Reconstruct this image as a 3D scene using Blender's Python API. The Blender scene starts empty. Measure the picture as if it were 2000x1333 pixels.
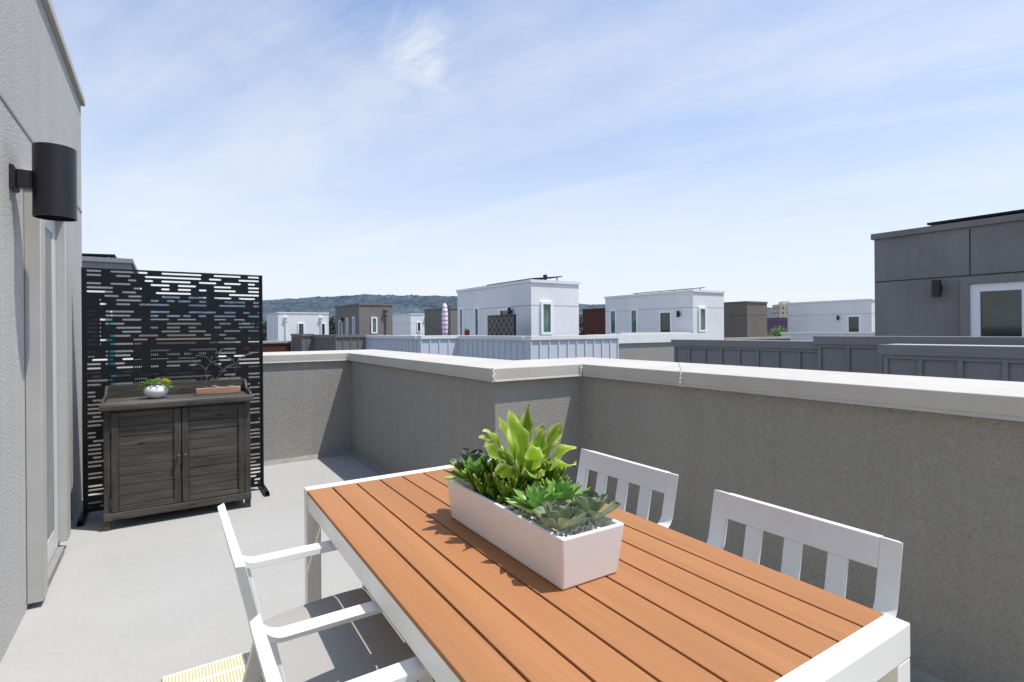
import bpy, bmesh, math, random
from mathutils import Vector, Matrix, noise
R = math.radians
random.seed(7)
scene = bpy.context.scene
COL = scene.collection

# ------------------------------------------------------------------ materials
def new_mat(name):
    m = bpy.data.materials.new(name); m.use_nodes = True
    nt = m.node_tree; b = nt.nodes['Principled BSDF']
    return m, nt, b
def N(nt, t, **kw):
    n = nt.nodes.new(t)
    for k, v in kw.items():
        if k in n.inputs: n.inputs[k].default_value = v
        else: setattr(n, k, v)
    return n
def coords(nt, scale=(1, 1, 1), kind='Object'):
    tc = N(nt, 'ShaderNodeTexCoord'); mp = N(nt, 'ShaderNodeMapping')
    mp.inputs['Scale'].default_value = scale
    nt.links.new(tc.outputs[kind], mp.inputs['Vector'])
    return mp.outputs['Vector']
def noise_tex(nt, vec, scale, detail=3, rough=.55, dist=0):
    n = N(nt, 'ShaderNodeTexNoise', Scale=scale, Detail=detail, Roughness=rough, Distortion=dist)
    nt.links.new(vec, n.inputs['Vector']); return n.outputs['Fac']
def ramp(nt, fac, stops):
    r = N(nt, 'ShaderNodeValToRGB')
    el = r.color_ramp.elements
    while len(el) < len(stops): el.new(.5)
    for e, (p, c) in zip(el, stops):
        e.position = p; e.color = (c[0], c[1], c[2], 1) if hasattr(c, '__len__') else (c, c, c, 1)
    nt.links.new(fac, r.inputs['Fac']); return r.outputs['Color']
def mix(nt, fac, a, b, mode='MIX'):
    n = N(nt, 'ShaderNodeMix', data_type='RGBA', blend_type=mode)
    for sock, v in ((n.inputs[0], fac), (n.inputs[6], a), (n.inputs[7], b)):
        if hasattr(v, 'is_linked') or hasattr(v, 'links'): nt.links.new(v, sock)
        elif hasattr(v, '__len__'): sock.default_value = (v[0], v[1], v[2], 1)
        else: sock.default_value = v
    return n.outputs[2]
def bump(nt, b, h, strength, dist):
    n = N(nt, 'ShaderNodeBump', Strength=strength, Distance=dist)
    nt.links.new(h, n.inputs['Height']); nt.links.new(n.outputs['Normal'], b.inputs['Normal'])
def tint(c, f): return tuple(min(1, x * f) for x in c)

def stucco(name, c, scale=70, contrast=.28, bstr=.8, bdist=.006, stain=.10, drip=.05):
    m, nt, b = new_mat(name); v = coords(nt)
    f1 = noise_tex(nt, v, scale, 2, .6); f2 = noise_tex(nt, v, scale*2.3, 3, .7)
    f = mix(nt, .4, f1, f2)
    col = ramp(nt, f, [(.34, tint(c, 1 - contrast)), (.5, c), (.64, tint(c, 1 + contrast * .5))])
    s = ramp(nt, noise_tex(nt, v, .9, 3, .5), [(.3, 1 - stain), (.7, 1 + stain * .4)])
    d = ramp(nt, noise_tex(nt, coords(nt, (7, 7, .35)), 1.6, 5, .65), [(.30, 1 - drip*1.6), (.62, 1)])
    col = mix(nt, 1, mix(nt, 1, col, s, 'MULTIPLY'), d, 'MULTIPLY')
    nt.links.new(col, b.inputs['Base Color'])
    b.inputs['Roughness'].default_value = .95; b.inputs['Specular IOR Level'].default_value = .15
    bump(nt, b, f, bstr, bdist); return m
def paint(name, c, rough=.5, var=.05, scale=3, spec=.4, bscale=0, bstr=.1, streak=None):
    m, nt, b = new_mat(name); v = coords(nt, streak or (1, 1, 1))
    f = noise_tex(nt, v, scale, 5, .6)
    nt.links.new(ramp(nt, f, [(.3, tint(c, 1 - var)), (.7, tint(c, 1 + var))]), b.inputs['Base Color'])
    b.inputs['Roughness'].default_value = rough; b.inputs['Specular IOR Level'].default_value = spec
    if bscale:
        bump(nt, b, noise_tex(nt, v, bscale, 3), bstr, .002)
    return m
def wood(name, dark, light, axis=0, rough=.75, scale=9, ring=True, spec=.25):
    m, nt, b = new_mat(name)
    st = [22, 22, 22]; st[axis] = 1.1
    v = coords(nt, st); f = noise_tex(nt, v, scale * .3, 6, .65, .6)
    col = ramp(nt, f, [(.3, dark), (.72, light)])
    vk = coords(nt, tuple(3.2 if i == axis else 9 for i in range(3)))
    vo = N(nt, 'ShaderNodeTexVoronoi', Scale=1.25); nt.links.new(vk, vo.inputs['Vector'])
    k = ramp(nt, vo.outputs['Distance'], [(.05, .35), (.16, 1)])
    if ring: col = mix(nt, 1, col, k, 'MULTIPLY')
    big = ramp(nt, noise_tex(nt, coords(nt, (1.2, 1.2, 11) if axis == 0 else (1, 1, 1)), 1.6 if axis == 0 else 5, 2), [(.3, .62), (.7, 1.25)])
    nt.links.new(mix(nt, 1, col, big, 'MULTIPLY'), b.inputs['Base Color'])
    b.inputs['Roughness'].default_value = rough; b.inputs['Specular IOR Level'].default_value = spec
    bump(nt, b, f, .35, .002); return m
def leaf_mat(name, base, edge, tip, inner=None, trans=.25, rough=.45, e0=.72):
    """colours ride on a vertex attribute: R along the leaf, G toward its edge, B per-leaf tone"""
    m, nt, b = new_mat(name)
    a = N(nt, 'ShaderNodeAttribute', attribute_name='leafcol')
    sp = N(nt, 'ShaderNodeSeparateColor'); nt.links.new(a.outputs['Color'], sp.inputs[0])
    t, e, r = sp.outputs[0], sp.outputs[1], sp.outputs[2]
    col = ramp(nt, t, [(0, inner or base), (.45, base), (.86, base), (1, tip)])
    col = mix(nt, ramp(nt, e, [(e0, 0), (1, 1)]), col, edge)
    col = mix(nt, 1, col, ramp(nt, r, [(0, .6), (1, 1.25)]), 'MULTIPLY')
    f = noise_tex(nt, coords(nt), 60, 3)
    col = mix(nt, 1, col, ramp(nt, f, [(.3, .86), (.7, 1.1)]), 'MULTIPLY')
    nt.links.new(col, b.inputs['Base Color'])
    b.inputs['Roughness'].default_value = rough; b.inputs['Specular IOR Level'].default_value = .35
    if trans:
        tr = N(nt, 'ShaderNodeBsdfTranslucent'); nt.links.new(col, tr.inputs['Color'])
        ms = N(nt, 'ShaderNodeMixShader'); ms.inputs[0].default_value = trans
        nt.links.new(b.outputs[0], ms.inputs[1]); nt.links.new(tr.outputs[0], ms.inputs[2])
        nt.links.new(ms.outputs[0], nt.nodes['Material Output'].inputs['Surface'])
    return m
def glass_dark(name, c, rough=.04):
    m, nt, b = new_mat(name)
    f = noise_tex(nt, coords(nt), 1.5, 2)
    nt.links.new(ramp(nt, f, [(.3, tint(c, .7)), (.7, tint(c, 1.3))]), b.inputs['Base Color'])
    b.inputs['Roughness'].default_value = rough; b.inputs['Specular IOR Level'].default_value = .8
    return m

M = {}
M['stucco_house'] = stucco('stucco house wall', (.53, .515, .485), 95, .42, 1, .007, .05)
M['stucco'] = stucco('stucco parapet', (.365, .350, .322), 105, .20, 1, .013, .04)
def deck_mat():
    m, nt, b = new_mat('deck coating'); v = coords(nt)
    c = (.385, .379, .365)
    col = ramp(nt, noise_tex(nt, v, 1.4, 5, .6), [(.3, tint(c, .955)), (.7, tint(c, 1.035))])
    col = mix(nt, 1, col, ramp(nt, noise_tex(nt, v, 38, 4, .7), [(.3, .95), (.7, 1.03)]), 'MULTIPLY')
    vo = N(nt, 'ShaderNodeTexVoronoi', Scale=7); nt.links.new(v, vo.inputs['Vector'])
    msk = ramp(nt, noise_tex(nt, v, 2.1, 2), [(.52, 0), (.6, 1)])
    grit = mix(nt, 1, ramp(nt, vo.outputs['Distance'], [(.018, 1), (.03, 0)]), msk, 'MULTIPLY')
    col = mix(nt, grit, col, (.10, .095, .085))
    scuff = ramp(nt, noise_tex(nt, coords(nt, (1, 2.2, 1)), 2.6, 8, .72, .8), [(.60, 0), (.72, .35)])
    col = mix(nt, scuff, col, tint(c, .84))
    nt.links.new(col, b.inputs['Base Color']); b.inputs['Roughness'].default_value = .85; b.inputs['Specular IOR Level'].default_value = .15
    bump(nt, b, noise_tex(nt, v, 150, 3), .3, .002); return m
M['deck'] = deck_mat()
def cap_mat():
    m, nt, b = new_mat('parapet cap coating'); v = coords(nt); c = (.50, .475, .43)
    col = ramp(nt, noise_tex(nt, v, 3, 6, .65), [(.3, tint(c, .92)), (.7, tint(c, 1.05))])
    vo = N(nt, 'ShaderNodeTexVoronoi', Scale=9); nt.links.new(v, vo.inputs['Vector'])
    msk = ramp(nt, noise_tex(nt, v, 3.3, 2), [(.52, 0), (.62, .8)])
    col = mix(nt, mix(nt, 1, ramp(nt, vo.outputs['Distance'], [(.03, 1), (.06, 0)]), msk, 'MULTIPLY'), col, tint(c, .62))
    nt.links.new(col, b.inputs['Base Color']); b.inputs['Roughness'].default_value = .75; b.inputs['Specular IOR Level'].default_value = .2
    bump(nt, b, noise_tex(nt, coords(nt, (1, 1, 1)), 9, 4), .35, .004); return m
M['cap'] = cap_mat()
M['cant'] = paint('sealant strip', (.26, .255, .245), .8, .12, 12, .2)
M['trim'] = paint('door trim paint', (.43, .42, .395), .6, .04, 6, .3, 90, .08)
M['white'] = paint('white powder coat', (.74, .735, .72), .35, .015, 8, .4)
M['white_warm'] = paint('white table frame', (.80, .79, .76), .4, .02, 8, .4)
M['door_white'] = paint('white door paint', (.60, .61, .61), .4, .02, 6, .4)
M['black_metal'] = paint('black powder coat', (.006, .0075, .011), .42, .12, 30, .3, 300, .05)
M['lamp_metal'] = paint('dark bronze metal', (.015, .0135, .018), .38, .08, 14, .45, 240, .06)
M['lamp_in'] = paint('lamp inside', (.01, .01, .01), .9, .05, 5, .1)
M['cab'] = wood('weathered dark wood', (.045, .040, .034), (.105, .094, .080), 0, .65)
M['cab_v'] = wood('weathered dark wood upright', (.038, .034, .029), (.086, .079, .068), 2, .65)
M['cab_top'] = wood('weathered grey top', (.085, .082, .075), (.12, .116, .106), 0, .5, 6, False, .35)
M['knob'] = paint('pewter knob', (.05, .047, .042), .5, .1, 20, .4)
def composite():
    m, nt, b = new_mat('brown composite boards')
    f = noise_tex(nt, coords(nt, (60, 1.2, 60)), 2.5, 5, .6)
    col = ramp(nt, f, [(.25, (.345, .156, .066)), (.75, (.385, .178, .078))])
    g = noise_tex(nt, coords(nt, (9.5, .4, 1)), 1, 3)
    col = mix(nt, 1, col, ramp(nt, g, [(.3, .88), (.7, 1.10)]), 'MULTIPLY')
    dust = ramp(nt, noise_tex(nt, coords(nt), 3.2, 6, .68), [(.5, 0), (.75, .06)])
    col = mix(nt, dust, col, (.42, .30, .21))
    nt.links.new(col, b.inputs['Base Color'])
    b.inputs['Roughness'].default_value = .65; b.inputs['Specular IOR Level'].default_value = .14
    bump(nt, b, noise_tex(nt, coords(nt, (200, 6, 200)), 2, 3), .25, .0012); return m
M['board'] = composite()
def fabric():
    m, nt, b = new_mat('grey woven seat fabric')
    v = coords(nt); w = N(nt, 'ShaderNodeTexWave', Scale=110, Distortion=1.5, bands_direction='X')
    w2 = N(nt, 'ShaderNodeTexWave', Scale=110, Distortion=1.5, bands_direction='Y')
    nt.links.new(v, w.inputs['Vector']); nt.links.new(v, w2.inputs['Vector'])
    f = mix(nt, .5, w.outputs['Color'], w2.outputs['Color'])
    nt.links.new(ramp(nt, f, [(.2, (.29, .285, .275)), (.8, (.41, .405, .395))]), b.inputs['Base Color'])
    b.inputs['Roughness'].default_value = 1; b.inputs['Specular IOR Level'].default_value = .1
    bump(nt, b, f, .3, .001); return m
M['fabric'] = fabric()
M['planter'] = paint('white planter glaze', (.79, .79, .785), .32, .02, 7, .45)
M['pebble'] = paint('white pebbles', (.84, .82, .75), .8, .10, 60, .2)
M['ceramic'] = paint('white ceramic', (.83, .83, .84), .12, .02, 6, .55)
M['base_wood'] = wood('light terracotta wood', (.34, .19, .12), (.48, .30, .20), 0, .7, 9, False)
M['wire'] = paint('black wire', (.085, .085, .09), .35, .1, 30, .6)
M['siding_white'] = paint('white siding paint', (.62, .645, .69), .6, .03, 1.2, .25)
M['siding_tan'] = paint('taupe siding paint', (.20, .186, .172), .6, .04, 1.2, .25)
M['siding_dark'] = paint('charcoal siding paint', (.258, .243, .238), .55, .05, 1.2, .3)
M['wall_white'] = stucco('white stucco far', (.80, .79, .775), 30, .05, .3, .004, .05, .018)
M['white_far'] = paint('white window frame', (.90, .90, .90), .4, .02, 8, .4)
M['wall_tan'] = stucco('tan stucco far', (.20, .175, .145), 30, .10, .3, .004, .08)
M['wall_taupe'] = stucco('taupe stucco far', (.235, .21, .19), 30, .08, .3, .004, .06)
M['wall_grey'] = stucco('grey stucco far', (.30, .29, .275), 30, .10, .3, .004, .06)
M['wall_dark'] = stucco('charcoal stucco far', (.275, .255, .24), 40, .06, .25, .004, .14)
M['wall_red'] = paint('brick red siding', (.10, .036, .028), .7, .10, 2, .2, 0, 0, (1, 1, 9))
M['wall_cream'] = stucco('cream tower wall', (.62, .56, .45), 8, .05, .2, .01, .05)
M['wall_purple'] = paint('purple painted wall', (.17, .105, .16), .8, .1, .3, .2)
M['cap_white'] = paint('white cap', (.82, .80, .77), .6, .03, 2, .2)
M['cap_pale'] = paint('pale cap', (.38, .355, .32), .6, .05, 2, .2)
M['joint'] = paint('expansion joint', (.30, .31, .33), .7, .05, 3, .2)
M['joint_dark'] = paint('dark expansion joint', (.05, .05, .055), .7, .05, 3, .2)
M['glass'] = glass_dark('window glass', (.018, .028, .028))
M['glass_green'] = glass_dark('green tinted glass', (.07, .15, .115))
M['glass_door'] = glass_dark('patio door glass', (.10, .13, .125), .06)
M['solar'] = paint('solar panel', (.010, .012, .018), .5, .1, 2, .2)
M['red_pot'] = paint('red pot', (.35, .02, .03), .4, .1, 8, .4)
M['teal'] = paint('teal fabric', (.02, .19, .23), .8, .1, 12, .2)
M['louver'] = paint('tan louver body', (.42, .34, .24), .7, .08, 10, .3)
M['asphalt'] = paint('asphalt', (.06, .06, .062), .9, .15, .3, .2)
def stripes(name, a, b_, scale, axis='Z'):
    m, nt, b = new_mat(name)
    w = N(nt, 'ShaderNodeTexWave', Scale=scale, Distortion=.6, bands_direction=axis, wave_profile='SIN')
    w.inputs['Detail Scale'].default_value = 3
    nt.links.new(coords(nt), w.inputs['Vector'])
    nt.links.new(ramp(nt, w.outputs['Color'], [(.66, a), (.76, b_)]), b.inputs['Base Color'])
    b.inputs['Roughness'].default_value = .9; return m
M['umb'] = stripes('striped umbrella cloth', (.80, .78, .82), (.55, .27, .38), 1.6)
def rug_mat():
    m, nt, b = new_mat('ribbed yellow rug')
    w = N(nt, 'ShaderNodeTexWave', Scale=27, Distortion=.35, bands_direction='X', wave_profile='SIN')
    w.inputs['Detail Scale'].default_value = 8
    nt.links.new(coords(nt), w.inputs['Vector'])
    col = ramp(nt, w.outputs['Color'], [(.12, (.48, .42, .24)), (.5, (.66, .60, .38)), (.9, (.72, .69, .57))])
    # pale bands running along the rug's short edge
    w2 = N(nt, 'ShaderNodeTexWave', Scale=3.1, Distortion=0, bands_direction='Y', wave_profile='SIN')
    nt.links.new(coords(nt), w2.inputs['Vector'])
    col = mix(nt, ramp(nt, w2.outputs['Color'], [(.93, 0), (.98, 1)]), col, (.75, .73, .67))
    nt.links.new(col, b.inputs['Base Color']); b.inputs['Roughness'].default_value = 1
    b.inputs['Specular IOR Level'].default_value = .1
    bump(nt, b, w.outputs['Color'], .6, .003); return m
M['rug'] = rug_mat()
def lattice_mat():
    m, nt, b = new_mat('black lattice')
    br = N(nt, 'ShaderNodeTexVoronoi', Scale=9, feature='DISTANCE_TO_EDGE')
    nt.links.new(coords(nt), br.inputs['Vector'])
    nt.links.new(ramp(nt, br.outputs['Distance'], [(.012, (.34, .35, .38)), (.035, (.016, .018, .024))]), b.inputs['Base Color'])
    b.inputs['Roughness'].default_value = .5; return m
M['lattice'] = lattice_mat()
def hills_mat():
    m, nt, b = new_mat('wooded hills with painted haze')
    v = coords(nt)
    f = noise_tex(nt, v, .028, 6, .75)
    col = ramp(nt, f, [(.36, (.040, .058, .078)), (.5, (.068, .092, .118)), (.66, (.105, .132, .155))])  # bluish tones: distance haze is put into the base colour
    vo = N(nt, 'ShaderNodeTexVoronoi', Scale=.016, Randomness=1); nt.links.new(v, vo.inputs['Vector'])
    spots = ramp(nt, vo.outputs['Distance'], [(.10, 1), (.17, 0)])
    msk = ramp(nt, noise_tex(nt, v, .004, 3), [(.45, 0), (.62, .75)])
    spots = mix(nt, 1, spots, msk, 'MULTIPLY')
    col = mix(nt, spots, col, (.28, .28, .27))
    patch = ramp(nt, noise_tex(nt, v, .0035, 5, .6), [(.35, .78), (.65, 1.22)])
    col = mix(nt, 1, col, patch, 'MULTIPLY')
    dry = ramp(nt, noise_tex(nt, coords(nt, (1, 1, 2)), .0075, 5, .65), [(.64, 0), (.74, .45)])
    col = mix(nt, dry, col, (.19, .175, .14))
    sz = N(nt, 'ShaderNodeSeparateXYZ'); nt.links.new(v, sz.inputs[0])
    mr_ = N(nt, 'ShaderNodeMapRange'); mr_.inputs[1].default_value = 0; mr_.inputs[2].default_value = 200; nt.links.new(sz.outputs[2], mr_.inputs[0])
    col = mix(nt, ramp(nt, mr_.outputs[0], [(0, .35), (.6, 0)]), col, (.15, .18, .205))  # painted haze: base colour turns paler toward the foot of the hills
    nt.links.new(col, b.inputs['Base Color']); b.inputs['Roughness'].default_value = 1
    b.inputs['Specular IOR Level'].default_value = 0
    return m
M['hills'] = hills_mat()
def ground_mat():
    m, nt, b = new_mat('city ground')
    v = coords(nt); f = noise_tex(nt, v, .03, 6, .7)
    nt.links.new(ramp(nt, f, [(.35, (.05, .055, .05)), (.5, (.10, .10, .10)), (.66, (.055, .085, .035))]), b.inputs['Base Color'])
    b.inputs['Roughness'].default_value = .95; return m
M['ground'] = ground_mat()
M['bark'] = wood('bark', (.05, .035, .025), (.12, .09, .06), 2, .9, 9, False)
M['tree_far'] = leaf_mat('dark tree leaves', (.035, .06, .025), (.04, .07, .03), (.06, .09, .04), None, .15, .7)
M['tree_lime'] = leaf_mat('lime tree leaves', (.16, .28, .03), (.18, .30, .04), (.22, .34, .06), None, .3, .6)
M['echeveria'] = leaf_mat('grey green succulent', (.225, .30, .165), (.44, .47, .36), (.20, .18, .13), (.44, .48, .15), .15, .33)
M['green_ros'] = leaf_mat('bright green succulent', (.21, .45, .09), (.42, .56, .24), (.28, .18, .09), (.34, .52, .16), .18, .33)
M['dark_ros'] = leaf_mat('dark slate succulent', (.105, .15, .115), (.28, .32, .28), (.10, .08, .08), (.24, .29, .10), .08, .36)
M['frond'] = leaf_mat('yellow green frond', (.26, .42, .03), (.66, .76, .24), (.58, .68, .18), (.09, .20, .015), .42, .40, .45)
M['finger'] = leaf_mat('finger succulent', (.12, .23, .014), (.12, .23, .014), (.50, .54, .07), (.060, .018, .016), .1, .3)
M['yellow_fl'] = leaf_mat('yellow bloom', (.80, .60, .02), (.85, .68, .05), (.85, .70, .05), (.55, .35, .02), .25, .5)
M['pale_ros'] = leaf_mat('pale blue succulent', (.33, .42, .30), (.50, .56, .45), (.45, .40, .34), (.28, .42, .12), .15, .4)
M['fresh_ros'] = leaf_mat('fresh green succulent', (.20, .42, .05), (.40, .55, .15), (.45, .42, .12), (.25, .42, .05), .22, .4)

# ------------------------------------------------------------------ mesh helpers
class MB:
    def __init__(s): s.bm = bmesh.new(); s.lay = None
    def box(s, x0, x1, y0, y1, z0, z1):
        vs = [s.bm.verts.new(p) for p in ((x0,y0,z0),(x1,y0,z0),(x1,y1,z0),(x0,y1,z0),(x0,y0,z1),(x1,y0,z1),(x1,y1,z1),(x0,y1,z1))]
        for f in ((3,2,1,0),(4,5,6,7),(0,1,5,4),(1,2,6,5),(2,3,7,6),(3,0,4,7)): s.bm.faces.new([vs[i] for i in f])
        return vs
    def prism(s, pts, axis, a, b):
        """polygon pts extruded along axis: pts are the two other coordinates in x,y,z order"""
        def mk(p, t):
            q = list(p); q.insert(axis, t); return s.bm.verts.new(q)
        A = [mk(p, a) for p in pts]; B = [mk(p, b) for p in pts]
        n = len(pts); s.bm.faces.new(A); s.bm.faces.new(B[::-1])
        for i in range(n): s.bm.faces.new((A[i], B[i], B[(i+1) % n], A[(i+1) % n]))
    def hexa(s, P):
        vs = [s.bm.verts.new(p) for p in P]
        for f in ((3,2,1,0),(4,5,6,7),(0,1,5,4),(1,2,6,5),(2,3,7,6),(3,0,4,7)): s.bm.faces.new([vs[i] for i in f])
    def lathe(s, prof, c=(0,0,0), n=28, cap0=True, cap1=True):
        rings = []
        for r, z in prof:
            rings.append([s.bm.verts.new((c[0]+r*math.cos(2*math.pi*i/n), c[1]+r*math.sin(2*math.pi*i/n), c[2]+z)) for i in range(n)])
        for a, b in zip(rings, rings[1:]):
            for i in range(n): s.bm.faces.new((a[i], a[(i+1)%n], b[(i+1)%n], b[i]))
        if cap0: s.bm.faces.new(rings[0][::-1])
        if cap1: s.bm.faces.new(rings[-1])
    def tube(s, pts, rad, n=8, cols=None, caps=True):
        pts = [Vector(p) for p in pts]; rings = []
        up = Vector((0.31, .17, .93))
        for i, p in enumerate(pts):
            d = (pts[min(i+1, len(pts)-1)] - pts[max(i-1, 0)]).normalized()
            u = d.cross(up)
            if u.length < 1e-3: u = d.cross(Vector((1, 0, 0)))
            u.normalize(); w = d.cross(u)
            r = rad[i] if hasattr(rad, '__len__') else rad
            rings.append([s.bm.verts.new(p + r*(math.cos(2*math.pi*k/n)*u + math.sin(2*math.pi*k/n)*w)) for k in range(n)])
        fs = []
        for a, b in zip(rings, rings[1:]):
            for k in range(n): fs.append(s.bm.faces.new((a[k], b[k], b[(k+1)%n], a[(k+1)%n])))
        if caps:
            fs.append(s.bm.faces.new(rings[0])); fs.append(s.bm.faces.new(rings[-1][::-1]))
        if cols:
            L = s.layer()
            idx = {v: i for i, rg in enumerate(rings) for v in rg}
            for f in fs:
                for lp in f.loops: lp[L] = cols(idx[lp.vert] / (len(pts)-1))
    def layer(s):
        if s.lay is None: s.lay = s.bm.loops.layers.float_color.new('leafcol')
        return s.lay
    def leaf(s, base, az, el, L, W, curl, cup, prof, n=9, m=4, rnd=None, wave=0, wfreq=3, twist=0, thick=0):
        """a leaf grown from base: azimuth az, start elevation el, bending by curl, cupped across"""
        lay = s.layer(); rnd = random.random() if rnd is None else rnd
        p = Vector(base); rows = []; ph = random.uniform(0, 6)
        out = Vector((math.cos(az), math.sin(az), 0)); side = Vector((-math.sin(az), math.cos(az), 0))
        for i in range(n+1):
            t = i/n; e = el + curl*t
            d = out*math.cos(e) + Vector((0,0,1))*math.sin(e)
            nrm = -out*math.sin(e) + Vector((0,0,1))*math.cos(e)
            if i: p = p + d*(L/n)
            w = W*prof(t); row = []
            sd = side*math.cos(twist*t) + nrm*math.sin(twist*t); nn = nrm*math.cos(twist*t) - side*math.sin(twist*t)
            for k in range(-m, m+1):
                sgn = k/m
                q = p + sd*(w*sgn*.5*(1 - .18*abs(cup)*sgn*sgn)) + nn*(cup*w*.5*sgn*sgn + wave*abs(sgn)**1.5*math.sin(ph + wfreq*2*math.pi*t + (2.1 if k > 0 else 0)))
                row.append((s.bm.verts.new(q), t, abs(sgn)))
            rows.append(row)
        for a, b in zip(rows, rows[1:]):
            for k in range(2*m):
                quad = (a[k], a[k+1], b[k+1], b[k])
                f = s.bm.faces.new([v[0] for v in quad])
                for lp, v in zip(f.loops, quad): lp[lay] = (v[1], v[2], rnd, 1)
    def obj(s, name, mat, parent=None, smooth=False, bevel=0, loc=None, angle=35, seg=2, recalc=True):
        if recalc: bmesh.ops.recalc_face_normals(s.bm, faces=s.bm.faces)
        me = bpy.data.meshes.new(name); s.bm.to_mesh(me); s.bm.free()
        me.materials.append(mat)
        if smooth:
            for p in me.polygons: p.use_smooth = True
            if smooth == 'auto': me.set_sharp_from_angle(angle=R(angle))
        o = bpy.data.objects.new(name, me); COL.objects.link(o)
        if parent: o.parent = parent
        if loc: o.location = loc
        if bevel:
            b = o.modifiers.new('bevel', 'BEVEL'); b.width = bevel; b.segments = seg; b.limit_method = 'ANGLE'; b.angle_limit = R(40)
            if not smooth:
                for p in me.polygons: p.use_smooth = True
                me.set_sharp_from_angle(angle=R(30))
        return o
def tag(o, label, cat, group=None):
    o['label'] = label; o['category'] = cat
    if group: o['group'] = group
    return o
def thing(name, label, cat, loc=(0,0,0), rotz=0, group=None):
    o = bpy.data.objects.new(name, None); COL.objects.link(o); o.empty_display_size = .2
    o.location = loc; o.rotation_euler = (0, 0, rotz)
    return tag(o, label, cat, group)
def boxpart(name, mat, parent, *b, bevel=0):
    m = MB(); m.box(*b); return m.obj(name, mat, parent, bevel=bevel)
def dup(root, loc, rotz, label, group=None):
    r = root.copy(); COL.objects.link(r); r.location = loc; r.rotation_euler = (0, 0, rotz)
    r['label'] = label
    if group: r['group'] = group
    for ch in list(root.children):
        c = ch.copy(); COL.objects.link(c); c.parent = r
        for g in list(ch.children):
            d = g.copy(); COL.objects.link(d); d.parent = c
    return r
def structure(o): o['kind'] = 'structure'; return o

# ------------------------------------------------------------------ camera, sky, sun
H = 1.40
cam = bpy.data.cameras.new('camera'); co = bpy.data.objects.new('camera', cam); COL.objects.link(co)
cam.sensor_width = 36; cam.lens = 1043.1/2000*36
cam.shift_x = 0; cam.shift_y = -(666.5-645.8)/2000
cam.clip_start = .05; cam.clip_end = 20000
YAW, ROLL = .5753, -.0077
fwd = Vector((math.sin(YAW), math.cos(YAW), 0)); right = Vector((math.cos(YAW), -math.sin(YAW), 0)); up = Vector((0,0,1))
xr = right*math.cos(ROLL) + up*math.sin(ROLL); yu = -right*math.sin(ROLL) + up*math.cos(ROLL)
mw = Matrix((xr, yu, -fwd)).transposed().to_4x4(); mw.translation = (0, 0, H)
co.matrix_world = mw
scene.camera = co

SUN = Vector((.30, -.28, 1)).normalized()
el = math.asin(SUN.z); rot = math.atan2(SUN.x, SUN.y)
sd = bpy.data.lights.new('sun', 'SUN'); sd.energy = 5.0; sd.angle = R(.53); sd.color = (1, .945, .862)
so = bpy.data.objects.new('sun', sd); COL.objects.link(so); so.location = (3, -3, 12)
so.rotation_euler = SUN.to_track_quat('Z', 'Y').to_euler()

w = bpy.data.worlds.new('World'); scene.world = w; w.use_nodes = True
nt = w.node_tree; bg = nt.nodes['Background']
sky = N(nt, 'ShaderNodeTexSky', sky_type='NISHITA', sun_disc=False, sun_elevation=el, sun_rotation=rot, air_density=1.0, dust_density=1.2, ozone_density=1.4, altitude=20)
tc = N(nt, 'ShaderNodeTexCoord'); sep = N(nt, 'ShaderNodeSeparateXYZ'); nt.links.new(tc.outputs['Generated'], sep.inputs[0])
def mth(op, a, b=0):
    n = N(nt, 'ShaderNodeMath', operation=op)
    for i, v in enumerate((a, b)):
        if hasattr(v, 'links'): nt.links.new(v, n.inputs[i])
        else: n.inputs[i].default_value = v
    return n.outputs[0]
zc = mth('ADD', mth('MAXIMUM', sep.outputs['Z'], 0), .12)
cb = N(nt, 'ShaderNodeCombineXYZ')
nt.links.new(mth('DIVIDE', sep.outputs['X'], zc), cb.inputs[0]); nt.links.new(mth('DIVIDE', sep.outputs['Y'], zc), cb.inputs[1])
mr = N(nt, 'ShaderNodeMapping'); mr.inputs['Rotation'].default_value = (0, 0, R(-112)); nt.links.new(cb.outputs[0], mr.inputs['Vector'])
mp = N(nt, 'ShaderNodeMapping'); mp.inputs['Scale'].default_value = (.30, 1.5, 1); mp.inputs['Location'].default_value = (3.1, 1.7, 0)
nt.links.new(mr.outputs[0], mp.inputs['Vector'])
mp2 = N(nt, 'ShaderNodeMapping'); mp2.inputs['Location'].default_value = (7.3, 2.2, 0); mp2.inputs['Scale'].default_value = (.8, 1.1, 1); nt.links.new(mr.outputs[0], mp2.inputs['Vector'])
streak = noise_tex(nt, mp.outputs[0], .95, 9, .56, .5)
puff = noise_tex(nt, mp2.outputs[0], .75, 8, .6, .5)
fine = noise_tex(nt, mp2.outputs[0], 5.5, 8, .66, .6)
c1 = mix(nt, 1, ramp(nt, streak, [(.46, 0), (.70, .56)]), ramp(nt, fine, [(.25, .62), (.7, 1)]), 'MULTIPLY')
c2 = mix(nt, 1, ramp(nt, puff, [(.47, 0), (.74, .36)]), ramp(nt, fine, [(.25, .5), (.7, 1)]), 'MULTIPLY')
cl = mix(nt, 1, c1, c2, 'SCREEN')
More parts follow.
